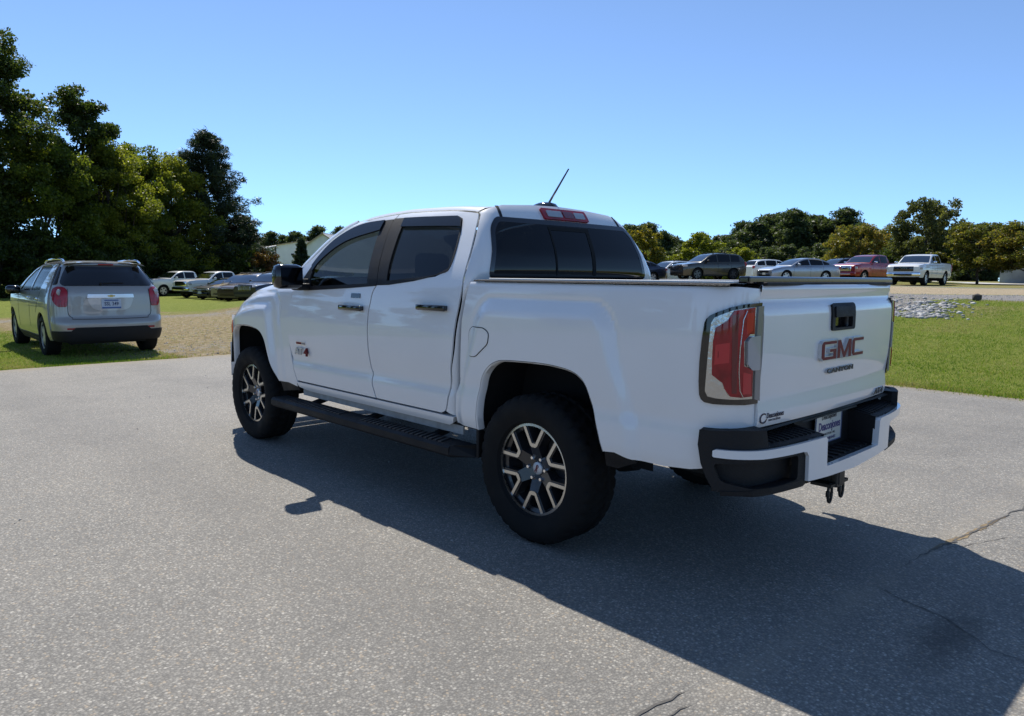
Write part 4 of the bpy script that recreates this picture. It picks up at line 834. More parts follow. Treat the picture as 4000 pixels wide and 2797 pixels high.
# ================================================================ parked vehicles
def simple_wheel(rr, hw, spokes=5, col='alloy'):
    key = ('w', rr, hw, spokes, col)
    if key in MATS: return MATS[key]
    t = MB(); rim = rr * .66
    t.lathe([(rim, -.8 * hw), (rim + .02, -hw), (rr - .03, -hw), (rr - .006, -.85 * hw), (rr, -.6 * hw), (rr, .6 * hw), (rr - .006, .85 * hw), (rr - .03, hw), (rim + .02, hw), (rim, .8 * hw)], 28, 'Y'); mt = t.mesh('tyre', True, 40); mt.materials.append(M_rubber)
    r = MB(); r.lathe([(rim, .8 * hw), (rim - .02, .78 * hw), (rim - .03, .1 * hw), (0, .1 * hw)], 28, 'Y')
    mr = r.mesh('wheel', True, 40); mr.materials.append(M_pocket)
    s = MB(); s.lathe([(rim + .002, .83 * hw), (rim - .022, .83 * hw), (rim - .022, .7 * hw)], 28, 'Y'); s.lathe([(0, .74 * hw), (.06, .72 * hw), (.07, .5 * hw)], 12, 'Y')
    for k in range(spokes):
        a = 2 * math.pi * k / spokes + .3; c, q = math.cos(a), math.sin(a); w0, w1 = .055, .048
        P = [(-w0, .04), (w0, .04), (w1, rim - .01), (-w1, rim - .01)]; s.prism([(u * c - v * q, u * q + v * c) for u, v in P], .45 * hw, .74 * hw, lambda u, v, h: (u, h, v))
    ms = s.mesh('spokes', True, 40); ms.materials.append(pr('silver_wheel_paint', (.55, .55, .54), .3, metal=.45) if col == 'alloy' else M_pocket)
    MATS[key] = (mt, mr, ms); return MATS[key]
def add_wheels(root, xs_, y, rr, hw, spokes=5, col='alloy'):
    mt, mr, ms = simple_wheel(rr, hw, spokes, col)
    for x in xs_:
        for sg in (1, -1):
            w = link('wheel', mr, None, root); w.location = (x, sg * y, rr); w.rotation_euler = (0, .37 * x, 0 if sg > 0 else math.pi); link('tyre', mt, None, w); link('spokes', ms, None, w)
def make_car(name, label, cat, loc, heading, sp, group=None):
    """sp: L W, belt [(x,z)] front to rear, roof [(x,z)] cowl to tail, ws/rg windshield and rear glass x spans, pil pillar x's, wheels (xf,xr), r, sill, paint ..."""
    root = empty(name, (loc[0], loc[1], Gz(loc[0], loc[1])), R(heading)); tag(root, label, cat, group)
    L, W = sp['L'], sp['W']; hl = L / 2; belt = lambda x: np.interp(x, [p[0] for p in sp['belt'][::-1]], [p[1] for p in sp['belt'][::-1]])
    roof = sp['roof'][::-1]; rx = [p[0] for p in roof]; rz = [p[1] for p in roof]; rfz = table(roof, 300)
    r = sp['r']; ra = r + sp.get('gap', .06); sill = sp['sill']; wx = sp['wheels']; P = sp['paint']; zmax = max(rz)
    fr = sp.get('front_round', .16); rr_ = sp.get('rear_round', .12)
    def plan(x):
        e = max(0., (x - (hl - .55)) / .55); f = max(0., (-x - (hl - .5)) / .5); return 1 - fr * e ** 2.6 - rr_ * f ** 2.6
    sts = set(np.round(np.linspace(-hl, hl, 25), 3)) | {round(hl - .04, 3), round(hl - .12, 3), round(-hl + .04, 3), round(-hl + .12, 3)}
    for w in wx: sts |= set(np.round(w + ra * np.sin(np.linspace(-math.pi / 2, math.pi / 2, 13)), 3)) | {round(w - ra - .004, 3), round(w + ra + .004, 3)}
    sts = sorted(s for s in sts if -hl <= s <= hl); b = MB(); rows = []
    for x in sts:
        hw = W / 2 * plan(x); zt = float(belt(x)); z0 = sill
        ed = min(1., min(hl - x, x + hl) / .10); z0 = sill + .04 * (1 - ed)
        for w in wx:
            if abs(x - w) <= ra: z0 = max(z0, r + math.sqrt(max(0, ra * ra - (x - w) ** 2)) * (1. if abs(x - w) < ra else 0))
        row = []
        for v in (0, .1, .25, .45, .62, .8, .93, 1.):
            z = z0 + (zt - z0) * v; k = (z - sill) / max(.2, zt - sill); y = hw * (1 - .07 * (1 - k) ** 3 - .05 * max(0, k - .55) ** 2 / .2 - .03 * (1 if v == 1 else 0) - .012 * (1 - ed)); row.append((x, y, z - (.015 if v < 1 else 0) * (k > .9)))
        cr = sp.get('crown', .035) * min(1, min(hl - x, x + hl) / .5)
        row += [(x, row[-1][1] * .88, zt + cr * .35), (x, row[-1][1] * .55, zt + cr * .8), (x, 0, zt + cr)]
        rows.append(row + [(p[0], -p[1], p[2]) for p in row[::-1][1:]])
    b.grid(rows); n = len(rows[0])
    b.add(rows[0], [tuple(range(n))]); b.add(rows[-1], [tuple(range(n))[::-1]])
    body = b.build('body', P, root, smooth=True, sharp=38)
    # cabin
    zb0 = float(belt((rx[0] + rx[-1]) / 2)); hwb = W / 2 * .935; hwr = W / 2 * sp['tum']
    ysd = lambda x, z: np.maximum(.15, (hwb - (hwb - hwr) * np.clip((z - zb0) / (zmax - zb0), -.2, 1.2)) * (1 - .05 * np.clip(np.abs(x - (rx[0] + rx[-1]) / 2) / (rx[-1] - rx[0]) * 2, 0, 1) ** 3))
    g_ = MB(); rows = []
    gx = sorted(set(np.round(np.linspace(rx[0], rx[-1], 30), 3)))
    for x in gx:
        zr_ = float(rfz(x)); zb = float(belt(x)) - .02; ze = max(zb + .005, zr_ - .055); row = []
        for t in (0, .5, 1.): z = zb + (ze - zb) * t; row.append((x, float(ysd(x, z)), z))
        ye = row[-1][1]; row += [(x, ye - .022, max(ze, zr_ - .022) + .001), (x, ye - .075, max(ze, zr_ - .002) + .002), (x, ye * .5, zr_ + .014), (x, 0, zr_ + .020)]
        rows.append(row + [(p[0], -p[1], p[2]) for p in row[::-1][1:]])
    g_.grid(rows); n = len(rows[0]); g_.add(rows[0], [tuple(range(n))]); g_.add(rows[-1], [tuple(range(n))[::-1]])
    g_.build('cabin', P, root, smooth=True, sharp=40)
    G = sp.get('glass', M_tintcar)
    for nm, key, gm in (('windshield', 'ws', M_wscar), ('rear_window', 'rg', G)):
        if key not in sp: continue
        x0, x1 = sp[key]; rows = []
        for x in np.linspace(x0, x1, 8):
            zr_ = float(rfz(x)); sl = (float(rfz(x + .02)) - float(rfz(x - .02))) / .04; nn = Vector((-sl, 0, 1)).normalized() * .009; ye = float(ysd(x, zr_ - .05)) - .085
            rows.append([(x + nn.x, ye * t, zr_ + .020 - .006 * abs(t) - .016 * t * t + .004 + nn.z) for t in np.linspace(1, -1, 7)])
        q = MB(); q.grid(rows); q.build(nm, gm, root, smooth=True)
    for sg in (1, -1):
        mp = lambda u, z, sg=sg: np.stack([np.asarray(u) + 0 * z, sg * ysd(u, z), z + 0 * u], -1)
        for x0, x1 in sp['win']:
            X_ = np.linspace(x0, x1, 14); top = [(x, min(float(rfz(x)) - .085, zmax - .085)) for x in X_]; bot = [(x, float(belt(x)) + .035) for x in X_]
            keep = [i for i in range(14) if top[i][1] > bot[i][1] + .02]
            if len(keep) < 3: continue
            poly = [bot[i] for i in keep] + [top[i] for i in keep[::-1]]
            panel('side_window', rnd(poly, .02, 2), mp, (0, sg, 0), G, root, res=.15, thick=.003, off=.006)
        if sp.get('chrome_line'):
            x0, x1 = sp['win'][0][0], sp['win'][-1][1]; lo, hi = min(x0, sp['win'][-1][0]), max(sp['win'][0][1], x1)
            tb = MB(); tb.tube([(x, sg * (float(ysd(x, min(float(rfz(x)) - .07, zmax - .07))) + .008), min(float(rfz(x)) - .07, zmax - .07)) for x in np.linspace(lo + .05, hi - .05, 14)], .010, 5); tb.build('window_moulding', M_chrome, root, smooth=True)
        for dx_ in sp.get('seams', ()):
            zt = float(belt(dx_)); mpl = lambda u, z, sg=sg, dx_=dx_: np.stack([np.asarray(u) + 0 * z, sg * (W / 2 * plan(dx_) * (1 - .07 * np.clip(1 - (z - sill) / (zt - sill), 0, 1) ** 3 - .05 * np.clip((z - sill) / (zt - sill) - .55, 0, 1) ** 2 / .2)), z + 0 * u], -1)
            panel('door_seam', [(dx_ - .006, sill + .12), (dx_ + .006, sill + .12), (dx_ + .006, zt - .05), (dx_ - .006, zt - .05)], mpl, (0, sg, 0), M_liner, root, res=.2, thick=.001, off=.004)
        xm = sp['mirror']; zm = float(belt(xm)) + .10; mb = MB(); mb.box((xm, sg * (W / 2 + .07), zm), (.13, .20, .14), bev=.045); mb.box((xm + .02, sg * (W / 2 - .04), zm - .05), (.06, .16, .03)); mb.build('door_mirror', sp.get('mirror_mat', P), root, smooth=True, sharp=60)
        for hx in sp.get('handles', ()):
            hb = MB(); hb.box((hx, sg * (W / 2 * .985 + .004), float(belt(hx)) - .13), (.17, .03, .03), bev=.01); hb.build('door_handle', sp.get('handle_mat', P), root, smooth=True)
        for key, nm, mm in (('head', 'headlight', M_clear), ('fog', 'fog_lamp', M_clear), ('tail', 'tail_lamp', M_red)):
            if key in sp:
                x, y, z, dx_, dy_, dz_, rz_ = sp[key]; hb = MB(); hb.box((x, sg * y, z), (dx_, dy_, dz_), rz=sg * rz_, bev=min(dx_, dy_, dz_) * .28); hb.build(nm, mm, root, smooth=True, sharp=50)
    for nm, mt_, x, y, z, dx_, dy_, dz_, bv in sp.get('extra', ()):
        hb = MB(); hb.box((x, y, z), (dx_, dy_, dz_), bev=bv); hb.build(nm, mt_, root, smooth=True, sharp=50)
    if sp.get('rails'):
        x0, x1 = sp['rails']
        for sg in (1, -1):
            tb = MB(); yy = hwr - .10; N_ = 10; tb.tube([(x0 + (x1 - x0) * i / N_, sg * yy, float(rfz(x0 + (x1 - x0) * i / N_)) + (.005 if i in (0, N_) else .065)) for i in range(N_ + 1)], .018, 6); tb.build('roof_rail', M_black, root, smooth=True)
    u = MB(); u.box((0, 0, sill + .06), (L * .92, W * .62, .16)); u.build('underbody', M_under, root)
    for w in wx:
        k = MB(); k.box((w, 0, r + ra * .35), (2 * ra * .96, W * .80, ra * 1.25)); k.build('wheel_well', M_liner, root)
    add_wheels(root, wx, W / 2 - sp.get('track_in', .145), r, sp.get('tw', .115), sp.get('spokes', 5), sp.get('wcol', 'alloy'))
    return root
M_tintcar = glass('parked_car_glass', (.012, .014, .016), .012)
M_wscar = glass('parked_car_windshield', (.16, .20, .20), .20)
def sedan(P, **k):
    d = dict(L=4.92, W=1.85, sill=.20, r=.335, wheels=(1.50, -1.33), paint=P, tum=.62, belt=[(2.46, .70), (2.35, .77), (1.9, .87), (1.2, .945), (.3, .965), (-1.0, 1.0), (-1.9, 1.03), (-2.3, .99), (-2.46, .92)], roof=[(1.18, .95), (.9, 1.10), (.45, 1.31), (.15, 1.40), (-.35, 1.455), (-.9, 1.43), (-1.4, 1.31), (-1.85, 1.12), (-2.1, 1.03)],
             ws=(1.08, .28), rg=(-1.12, -1.95), win=[(.88, -.16), (-.24, -1.15), (-1.20, -1.62)], mirror=.72, seams=(1.0, -.2, -1.12), handles=(-.02, -.95), chrome_line=True, head=(2.27, .60, .67, .38, .40, .12, -.45), tail=(-2.33, .66, .86, .26, .42, .13, .35),
             extra=[('grille', M_gloss, 2.43, 0, .60, .10, .95, .14, .03), ('lower_grille', M_gloss, 2.43, 0, .38, .08, 1.2, .16, .03), ('grille_trim', M_chrome, 2.455, 0, .675, .05, .9, .02, .006), ('licence_plate', MATS.get('plate_white', M_clear), 2.475, 0, .48, .015, .3, .13, 0)])
    d.update(k); return d
def suv(P, **k):
    d = dict(L=4.66, W=1.83, sill=.26, r=.36, wheels=(1.36, -1.31), paint=P, tum=.70, gap=.075, belt=[(2.33, .86), (2.22, .95), (1.7, 1.02), (1.1, 1.07), (.2, 1.085), (-1.4, 1.12), (-2.2, 1.12), (-2.33, 1.05)], roof=[(1.12, 1.08), (.85, 1.25), (.45, 1.50), (.15, 1.615), (-.5, 1.67), (-1.4, 1.65), (-1.85, 1.58), (-2.05, 1.42), (-2.25, 1.12)],
             ws=(1.02, .30), rg=(-1.93, -2.2), win=[(.85, -.08), (-.16, -1.05), (-1.14, -1.78)], mirror=.68, seams=(.95, -.12, -1.1), handles=(.05, -.9), mirror_mat=M_black, rails=(.1, -1.8), head=(2.16, .66, .87, .30, .36, .14, -.4), tail=(-2.22, .70, 1.02, .22, .32, .26, .3),
             extra=[('grille', M_gloss, 2.30, 0, .80, .09, .95, .24, .03), ('lower_grille', M_black, 2.30, 0, .46, .10, 1.45, .22, .05), ('grille_bar', M_black, 2.345, 0, .80, .03, .85, .03, .01)])
    d.update(k); return d
def pickup(P, **k):
    d = dict(L=5.85, W=2.03, sill=.46, r=.41, wheels=(1.93, -1.72), paint=P, tum=.74, gap=.085, front_round=.10, rear_round=.03, crown=.05, track_in=.17, tw=.135, belt=[(2.92, 1.10), (2.85, 1.20), (2.3, 1.27), (1.35, 1.31), (1.2, 1.30), (-.9, 1.32), (-1.0, 1.36), (-2.92, 1.36)], roof=[(1.32, 1.30), (1.05, 1.48), (.72, 1.72), (.45, 1.84), (0, 1.90), (-.6, 1.90), (-.86, 1.86), (-.98, 1.66), (-1.06, 1.36)],
             ws=(1.22, .60), rg=(-.95, -1.02), win=[(1.02, .14), (.06, -.78)], mirror=.90, mirror_mat=M_chrome, seams=(1.05, .10, -.93), handles=(.28, -.62), head=(2.78, .80, 1.0, .22, .36, .20, -.25), tail=(-2.86, .94, 1.08, .14, .16, .42, 0),
             extra=[('grille', M_gloss, 2.90, 0, .97, .12, 1.15, .30, .04), ('front_bumper', M_chrome, 2.93, 0, .66, .20, 1.86, .24, .06), ('bumper_intake', M_gloss, 3.02, 0, .64, .06, 1.0, .12, .02), ('rear_bumper', M_chrome, -2.97, 0, .62, .16, 1.9, .18, .04), ('bed_cover', M_black, -1.98, 0, 1.405, 1.75, 1.6, .02, 0)])
    d.update(k); return d
# ================================================================ the silver crossover on the verge
M_sideglass = pr('dark_side_glass', (.008, .009, .010), .12, spec=.10)
def make_crossover():
    root = empty('crossover', (12.36, -.32, -.10), R(-1.6)); tag(root, 'silver crossover seen from behind on the grass verge, red tail lamps', 'crossover')
    PS = paint('silver_paint', (.33, .32, .295), .35, .30)
    yE = table([(.20, .80), (.30, .87), (.45, .905), (.70, .92), (.90, .918), (1.05, .90), (1.15, .875), (1.25, .835), (1.45, .735), (1.58, .66), (1.63, .60), (1.66, .50)])
    xE = table([(.20, -.86), (.30, -.93), (.42, -.955), (.58, -.965), (.66, -.94), (.72, -.915), (.95, -.905), (1.10, -.90), (1.22, -.87), (1.28, -.84), (1.45, -.73), (1.58, -.64), (1.605, -.66), (1.635, -.66), (1.66, -.60)])
    def mpw(u, z):
        u = np.asarray(u, float); z = np.asarray(z, float); Rr = .28; y = yE(z) * .965; Lc = y - Rr; s = np.abs(u); sg = np.where(u < 0, -1., 1.); a = np.clip((s - Lc) / Rr, 0, math.pi / 2); q = math.pi / 2 * Rr; x0 = xE(z)
        X = np.where(s < Lc, x0 + .06 * (np.clip(s / Lc, 0, 1)) ** 2, np.where(s < Lc + q, x0 + .06 + Rr * (1 - np.cos(a)), x0 + .06 + Rr + s - Lc - q))
        Y = np.where(s < Lc, s, np.where(s < Lc + q, Lc + Rr * np.sin(a), y + .035 * y * np.clip((s - Lc - q) / .5, 0, 1))); return np.stack([X, sg * Y, z], -1)
    arch = lambda xw, n=18: [(xw + .41 * math.cos(a), .36 + .41 * math.sin(a)) for a in np.linspace(math.pi, 0, n)]
    roofE = [(-.62, 1.62), (-.2, 1.655), (.6, 1.665), (1.1, 1.63), (1.5, 1.53), (1.9, 1.36), (2.30, 1.14)]
    beltE = lambda x: 1.07 - .03 * (x - .5)
    def sidem(sg): return lambda u, z: np.stack([np.asarray(u) + 0 * z, sg * yE(z) * (1 - .035 * ss(-.3, -.8, u) - .16 * ss(3.0, 3.85, u) * 1.0), z + 0 * u], -1)
    xb = lambda z: float(xE(z)) + .36; sE = lambda z: float(yE(z)) * .965 - .28 + .28 * math.pi / 2 + .05
    hood = [(2.35, 1.08), (2.8, 1.05), (3.3, .97), (3.6, .86), (3.74, .72)]
    side = [(xb(.30), .30), (-.42, .30)] + [(x, z) for x, z in arch(0) if z > .30] + [(.5, .24), (2.35, .24)] + [(x, z) for x, z in arch(2.857) if z > .28] + [(3.35, .25), (3.76, .28)] + hood[::-1] + [(2.30, 1.125)] + [(x, z - .03) for x, z in roofE[::-1][1:] if x > -.21] + [(xb(z), z) for z in (1.60, 1.5, 1.4, 1.3, 1.22, 1.1, .95, .7, .5)]
    W1 = [(2.05, 1.13), (1.75, 1.34), (1.40, 1.50), (1.05, 1.575), (1.02, 1.13)]; W2 = [(.96, 1.135), (.98, 1.582), (.3, 1.595), (.02, 1.58), (.10, 1.30), (.16, 1.15)]; W3 = [(.06, 1.22), (-.06, 1.57), (-.38, 1.545), (-.50, 1.40), (-.35, 1.26)]
    for sg in (1, -1):
        m = sidem(sg); o = (0, sg, 0); s = panel('body_side', side, m, o, PS, root, res=.07, holes=[rnd(w, .03, 2) for w in (W1, W2)], thick=.03)
        for w in (W1, W2): panel('side_window', rnd(inset(w, -.008), .03, 2), m, o, M_sideglass, s, res=.1, thick=.004, off=-.01)
        for x0, z0, x1, z1 in ((1.0, .30, 1.0, 1.10), (2.12, .42, 2.15, 1.08), (.42, .75, .08, 1.13)): panel('door_seam', [(x0 - .006, z0), (x0 + .006, z0), (x1 + .006, z1), (x1 - .006, z1)], m, o, M_liner, s, res=.2, thick=.001, off=.003)
        for hx in (1.16, .30): hb = MB(); hb.box((hx, sg * .915, 1.0), (.20, .035, .035), bev=.012); hb.build('door_handle', M_chrome, s, smooth=True)
        panel('side_skirt', [(.46, .34), (.46, .20), (2.4, .20), (2.4, .34)], m, o, M_black, s, res=.2, thick=.03, off=.01)
        mb = MB(); mb.box((2.0, sg * 1.01, 1.13), (.15, .24, .16), bev=.05); mb.box((2.05, sg * .87, 1.08), (.08, .12, .05)); mb.build('door_mirror', M_gloss, root, smooth=True, sharp=60)
        lam = [(sg * .640, 1.17), (sg * .645, 1.06), (sg * .665, .885), (sg * .80, .885), (sg * .88, .97), (sg * .93, 1.10), (sg * .90, 1.19), (sg * .80, 1.225), (sg * .69, 1.22)]
        l = panel('tail_lamp', rnd(lam, .03), mpw, (-.8, sg * .6, 0), M_red, root, res=.05, thick=.02, off=.012)
        cl = MB(); cl.lathe([(0, .012), (.045, .010), (.052, 0)], 20, 'X'); c_ = cl.build('lamp_bowl', M_clear, l, smooth=True); q = mpw(np.array([sg * .765]), np.array([1.135]))[0]; c_.location = (q[0] - .020, q[1] + sg * .012, q[2]); c_.rotation_euler = (0, math.pi, sg * .6); c_.scale = (1, 1, 1.05)
        panel('bumper_reflector', rect(sg * .50, sg * .69, .500, .530, .008), mpw, (-1, 0, 0), M_red, root, res=.08, thick=.01, off=.008)
        wl_ = MB(); wl_.box((0, sg * .66, .55), (.80, .36, .44)); wl_.box((2.857, sg * .66, .55), (.80, .36, .44)); wl_.build('wheel_well', M_liner, root)
        tb = MB(); tb.tube([(x, sg * .60, z) for x, z in ((1.1, 1.645), (.95, 1.685), (.4, 1.705), (-.15, 1.70), (-.38, 1.685), (-.50, 1.645))], .017, 8); tb.build('roof_rail', M_chrome, root, smooth=True)
    zz_ = (.46, .6, .8, .95, 1.1, 1.22, 1.3, 1.4, 1.5, 1.6); back = [(-sE(z), z) for z in zz_] + [(-.62, 1.636), (.62, 1.636)] + [(sE(z), z) for z in zz_[::-1]] + [(.62, .465), (.56, .525), (-.56, .525), (-.62, .465)]
    bk = panel('body_rear', back, mpw, (-1, 0, 0), PS, root, res=.05, thick=.03, off=-.003)
    for P_ in ([(-.64, 1.19), (-.66, .80), (-.60, .70), (-.50, .672), (.50, .672), (.60, .70), (.66, .80), (.64, 1.19)],):
        Pq = spline(P_, 4); G_ = Pq + [(x * .99, z + .007) for x, z in Pq[::-1]]; panel('liftgate_seam', G_, mpw, (-1, 0, 0), M_liner, bk, res=.06, thick=.001, off=.002)
    rw = rnd([(-.70, 1.24), (.70, 1.24), (.755, 1.29), (.68, 1.45), (.575, 1.598), (-.575, 1.598), (-.68, 1.45), (-.755, 1.29)], .05); panel('rear_window', rw, mpw, (-1, 0, 0), M_gloss, bk, res=.06, thick=.006, off=.006)
    for sg in (1, -1): panel('quarter_window', rnd([(sg * .80, 1.27), (sg * .94, 1.25), (sg * .93, 1.33), (sg * .80, 1.555), (sg * .70, 1.57)], .03, 2), mpw, (-.5, sg, 0), M_sideglass, bk, res=.06, thick=.006, off=.006)
    panel('brake_light', rect(-.12, .12, 1.603, 1.622, .006), mpw, (-1, 0, 0), M_red, bk, res=.05, thick=.006, off=.01)
    rec = [(-.37, 1.03), (-.30, .86), (-.19, .815), (.19, .815), (.30, .86), (.37, 1.03)]; panel('plate_recess', rnd(rec, .04), lambda u, z: mpw(u, z), (-1, 0, 0), paint('silver_recess', (.44, .43, .41), .55), bk, res=.05, thick=.004, off=.004)
    panel('chrome_garnish', rnd([(-.365, 1.035), (.365, 1.035), (.355, 1.098), (-.355, 1.098)], .012), mpw, (-1, 0, 0), pr('satin_chrome', (.80, .82, .85), .28, metal=.9), bk, res=.05, thick=.02, off=.026)
    em = [(-.06, 1.078), (-.022, 1.078), (-.022, 1.087), (.022, 1.087), (.022, 1.078), (.06, 1.078), (.05, 1.055), (.022, 1.055), (.022, 1.046), (-.022, 1.046), (-.022, 1.055), (-.05, 1.055)]; panel('emblem', em, mpw, (-1, 0, 0), pr('gold_emblem', (.55, .38, .12), .3, metal=.8), bk, res=.05, thick=.008, off=.034)
    p_ = panel('licence_plate', rect(-.155, .155, .848, 1.015, .008), mpw, (-1, 0, 0), pr('plate_pale_blue', (.45, .52, .60), .4), bk, res=.06, thick=.006, off=.014)
    xq = float(mpw(np.array([0.]), np.array([.93]))[0, 0]) - .0155
    place_text('plate_lettering', 'SSL 349', .088, (xq, 0, .930), (0, -1, 0), (-1, 0, 0), pr('plate_navy', (.015, .03, .10), .5), p_, depth=.002, offset=.001, sx=.80)
    b_ = MB(); b_.box((xq, 0, .992), (.002, .22, .018)); b_.box((xq, 0, .864), (.002, .30, .026)); b_.build('plate_band', pr('plate_blue_band', (.05, .12, .32), .5), p_)
    panel('bumper_cover', [(-.99, .475), (-.99, .33), (-.80, .29), (.80, .29), (.99, .33), (.99, .475), (.63, .475), (.565, .535), (-.565, .535), (-.63, .475)], mpw, (-1, 0, 0), M_black, root, res=.06, thick=.04, off=.012)
    tb = MB(); tb.tube([(-.855, .10, 1.285), (-.845, -.10, 1.292), (-.835, -.22, 1.288)], .012, 6); tb.lathe([(0, -.02), (.02, -.018), (.022, .01)], 10, 'X', (-.865, .14, 1.282)); tb.build('rear_wiper', M_black, root)
    rows = []
    for x, z in resample(spline(roofE, 4), .12, False):
        y = float(yE(min(z - .03, 1.655))) + .001; rows.append([(x, y, z - .03), (x, y - .03, z - .006), (x, y - .09, z + .006), (x, y * .5, z + .022), (x, 0, z + .028), (x, -y * .5, z + .022), (x, -y + .09, z + .006), (x, -y + .03, z - .006), (x, -y, z - .03)])
    k = [i for i, r_ in enumerate(rows) if r_[4][0] <= 1.45][-1]; r1 = MB(); r1.grid(rows[:k + 1]); r1.build('roof', PS, root, smooth=True, sharp=60); r2 = MB(); r2.grid(rows[k:]); r2.build('windshield', M_wscar, root, smooth=True)
    rows = [[(x + .06 * (1 - t * t), t * float(yE(z)) * (1 - .16 * float(ss(3.0, 3.85, x))), z + .04 * (1 - t ** 4)) for t in np.linspace(1, -1, 11)] for x, z in hood + [(3.80, .45), (3.80, .28)]]; h_ = MB(); h_.grid(rows); h_.build('hood', PS, root, smooth=True, sharp=50)
    u = MB(); u.box((1.45, 0, .30), (4.2, 1.2, .14)); u.box((.6, 0, 1.0), (.1, 1.3, .5)); u.build('underbody', M_under, root)
    for y in (.36, -.36): s_ = MB(); s_.box((1.2, y, .95), (.16, .5, .7), ry=-.2, bev=.05); s_.box((1.12, y, 1.36), (.1, .26, .18), bev=.04); s_.build('seat', M_seat, root, smooth=True)
    add_wheels(root, (0, 2.857), .79, .36, .118, 5); return root
make_crossover()

# ================================================================ the rows of parked vehicles
P_blue = paint('dark_blue_paint', (.012, .020, .045), .3); P_olive = paint('olive_brown_paint', (.040, .038, .026), .4); P_silver = paint('cool_silver_paint', (.33, .36, .40), .6); P_redp = paint('dark_red_paint', (.27, .004, .012), .12); P_pearl = paint('pearl_white_paint', (.74, .74, .72)); P_blk = paint('black_paint', (.008, .009, .011), .2); P_gold = paint('gold_beige_paint', (.30, .24, .15), .5); P_brown = paint('bronze_brown_paint', (.060, .040, .026), .45); P_navy = paint('navy_paint', (.010, .014, .028), .3)
GR = 'vehicles parked on the raised field at the right'; GL = 'vehicles parked in the row under the trees at the left'
make_car('sedan', 'dark blue sedan just right of the pickup cab, front half hidden', 'sedan', (26.0, -34.4), 72, sedan(P_blue, mirror_mat=M_gloss), GR)
make_car('crossover', 'dark olive brown crossover with black roof rails and black grille', 'crossover', (22.4, -38.0), 66, suv(P_olive, wcol='dark', extra=[('grille', M_gloss, 2.30, 0, .80, .09, 1.0, .30, .03), ('lower_grille', M_black, 2.30, 0, .46, .10, 1.5, .24, .05)] + [('grille_bar', pr('dark_grey_plastic', (.05, .05, .05), .4), 2.342, 0, z, .03, .9, .022, .008) for z in (.72, .79, .86)]), GR)
make_car('crossover', 'white crossover mostly hidden between the blue sedan and olive crossover', 'crossover', (28.4, -42.6), 75, suv(P_pearl), GR)
make_car('hatchback', 'white hatchback seen behind the tail of the olive crossover', 'hatchback', (23.9, -49.6), -118, suv(P_pearl, L=4.3, rails=None, belt=[(2.15, .80), (2.05, .88), (1.6, .95), (1.0, 1.0), (.2, 1.02), (-1.4, 1.08), (-2.05, 1.06), (-2.15, 1.0)], roof=[(1.12, 1.02), (.85, 1.17), (.45, 1.40), (.15, 1.51), (-.5, 1.56), (-1.3, 1.52), (-1.65, 1.45), (-1.85, 1.32), (-2.05, 1.05)], rg=(-1.72, -2.0), head=(1.98, .64, .80, .28, .34, .12, -.4), tail=(-2.04, .68, .95, .22, .3, .24, .3), extra=[('grille', M_gloss, 2.12, 0, .74, .09, .9, .16, .03)]), GR)
make_car('sedan', 'white sedan behind the silver sedan, bonnet pointing left', 'sedan', (20.9, -47.6), 62, sedan(P_pearl), GR)
make_car('sedan', 'silver sedan with chrome window line in the middle of the right row', 'sedan', (17.9, -41.1), 62, sedan(P_silver, mirror_mat=P_silver), GR)
make_car('crossover', 'dark navy crossover hidden behind the silver sedan', 'crossover', (19.6, -51.4), 62, suv(P_navy, L=4.85, W=1.92), GR)
make_car('pickup_truck', 'dark red crew cab pickup with a large chrome grille', 'pickup truck', (16.5, -48.6), 79, pickup(P_redp, extra=[('grille', M_chrome, 2.90, 0, .97, .12, 1.25, .36, .04)] + [('grille_slat', M_gloss, 2.965, 0, z, .02, 1.12, .030, .004) for z in (.85, .91, .97, 1.03, 1.09)] + [('front_bumper', P_redp, 2.92, 0, .64, .20, 1.9, .26, .06), ('bumper_trim', M_chrome, 3.01, 0, .60, .05, 1.3, .05, .015), ('rear_bumper', M_chrome, -2.97, 0, .62, .16, 1.9, .18, .04), ('bed_cover', M_black, -1.98, 0, 1.405, 1.75, 1.6, .02, 0)]), GR)
ram = make_car('pickup_truck', 'white crew cab pickup with black grille at the right end of the row', 'pickup truck', (12.65, -46.6), 90, pickup(P_pearl, L=5.9, W=2.05, r=.42, head=(2.80, .82, 1.02, .22, .38, .15, -.25), fog=(2.93, .72, .66, .12, .26, .10, 0), spokes=6), GR)
place_text('grille_lettering', 'RAM', .13, (2.962, 0, 1.035), (0, 1, 0), (1, 0, 0), M_chrome, ram, depth=.015, offset=.004, sx=1.5)
make_car('pickup_truck', 'white crew cab pickup, farther of two at the left treeline', 'pickup truck', (56.8, -17.5), 104, pickup(P_pearl, mirror_mat=P_pearl), GL)
make_car('pickup_truck', 'white crew cab pickup with chrome grille, nearer of two at the left treeline', 'pickup truck', (51.2, -18.2), 104, pickup(P_pearl, mirror_mat=P_pearl, extra=[('grille', M_chrome, 2.90, 0, 1.0, .12, 1.3, .34, .04), ('grille_slot', M_gloss, 2.96, 0, 1.06, .02, 1.1, .07, .01), ('grille_slot', M_gloss, 2.96, 0, .95, .02, 1.1, .07, .01), ('front_bumper', M_chrome, 2.93, 0, .66, .20, 1.86, .24, .06), ('bumper_intake', M_gloss, 3.02, 0, .64, .06, 1.0, .12, .02), ('rear_bumper', M_chrome, -2.97, 0, .62, .16, 1.9, .18, .04), ('bed_cover', M_black, -1.98, 0, 1.405, 1.75, 1.6, .02, 0)]), GL)
make_car('sedan', 'black sedan between the white pickup and the beige minivan', 'sedan', (47.6, -17.5), 112, sedan(P_blk, L=4.7, chrome_line=False), GL)
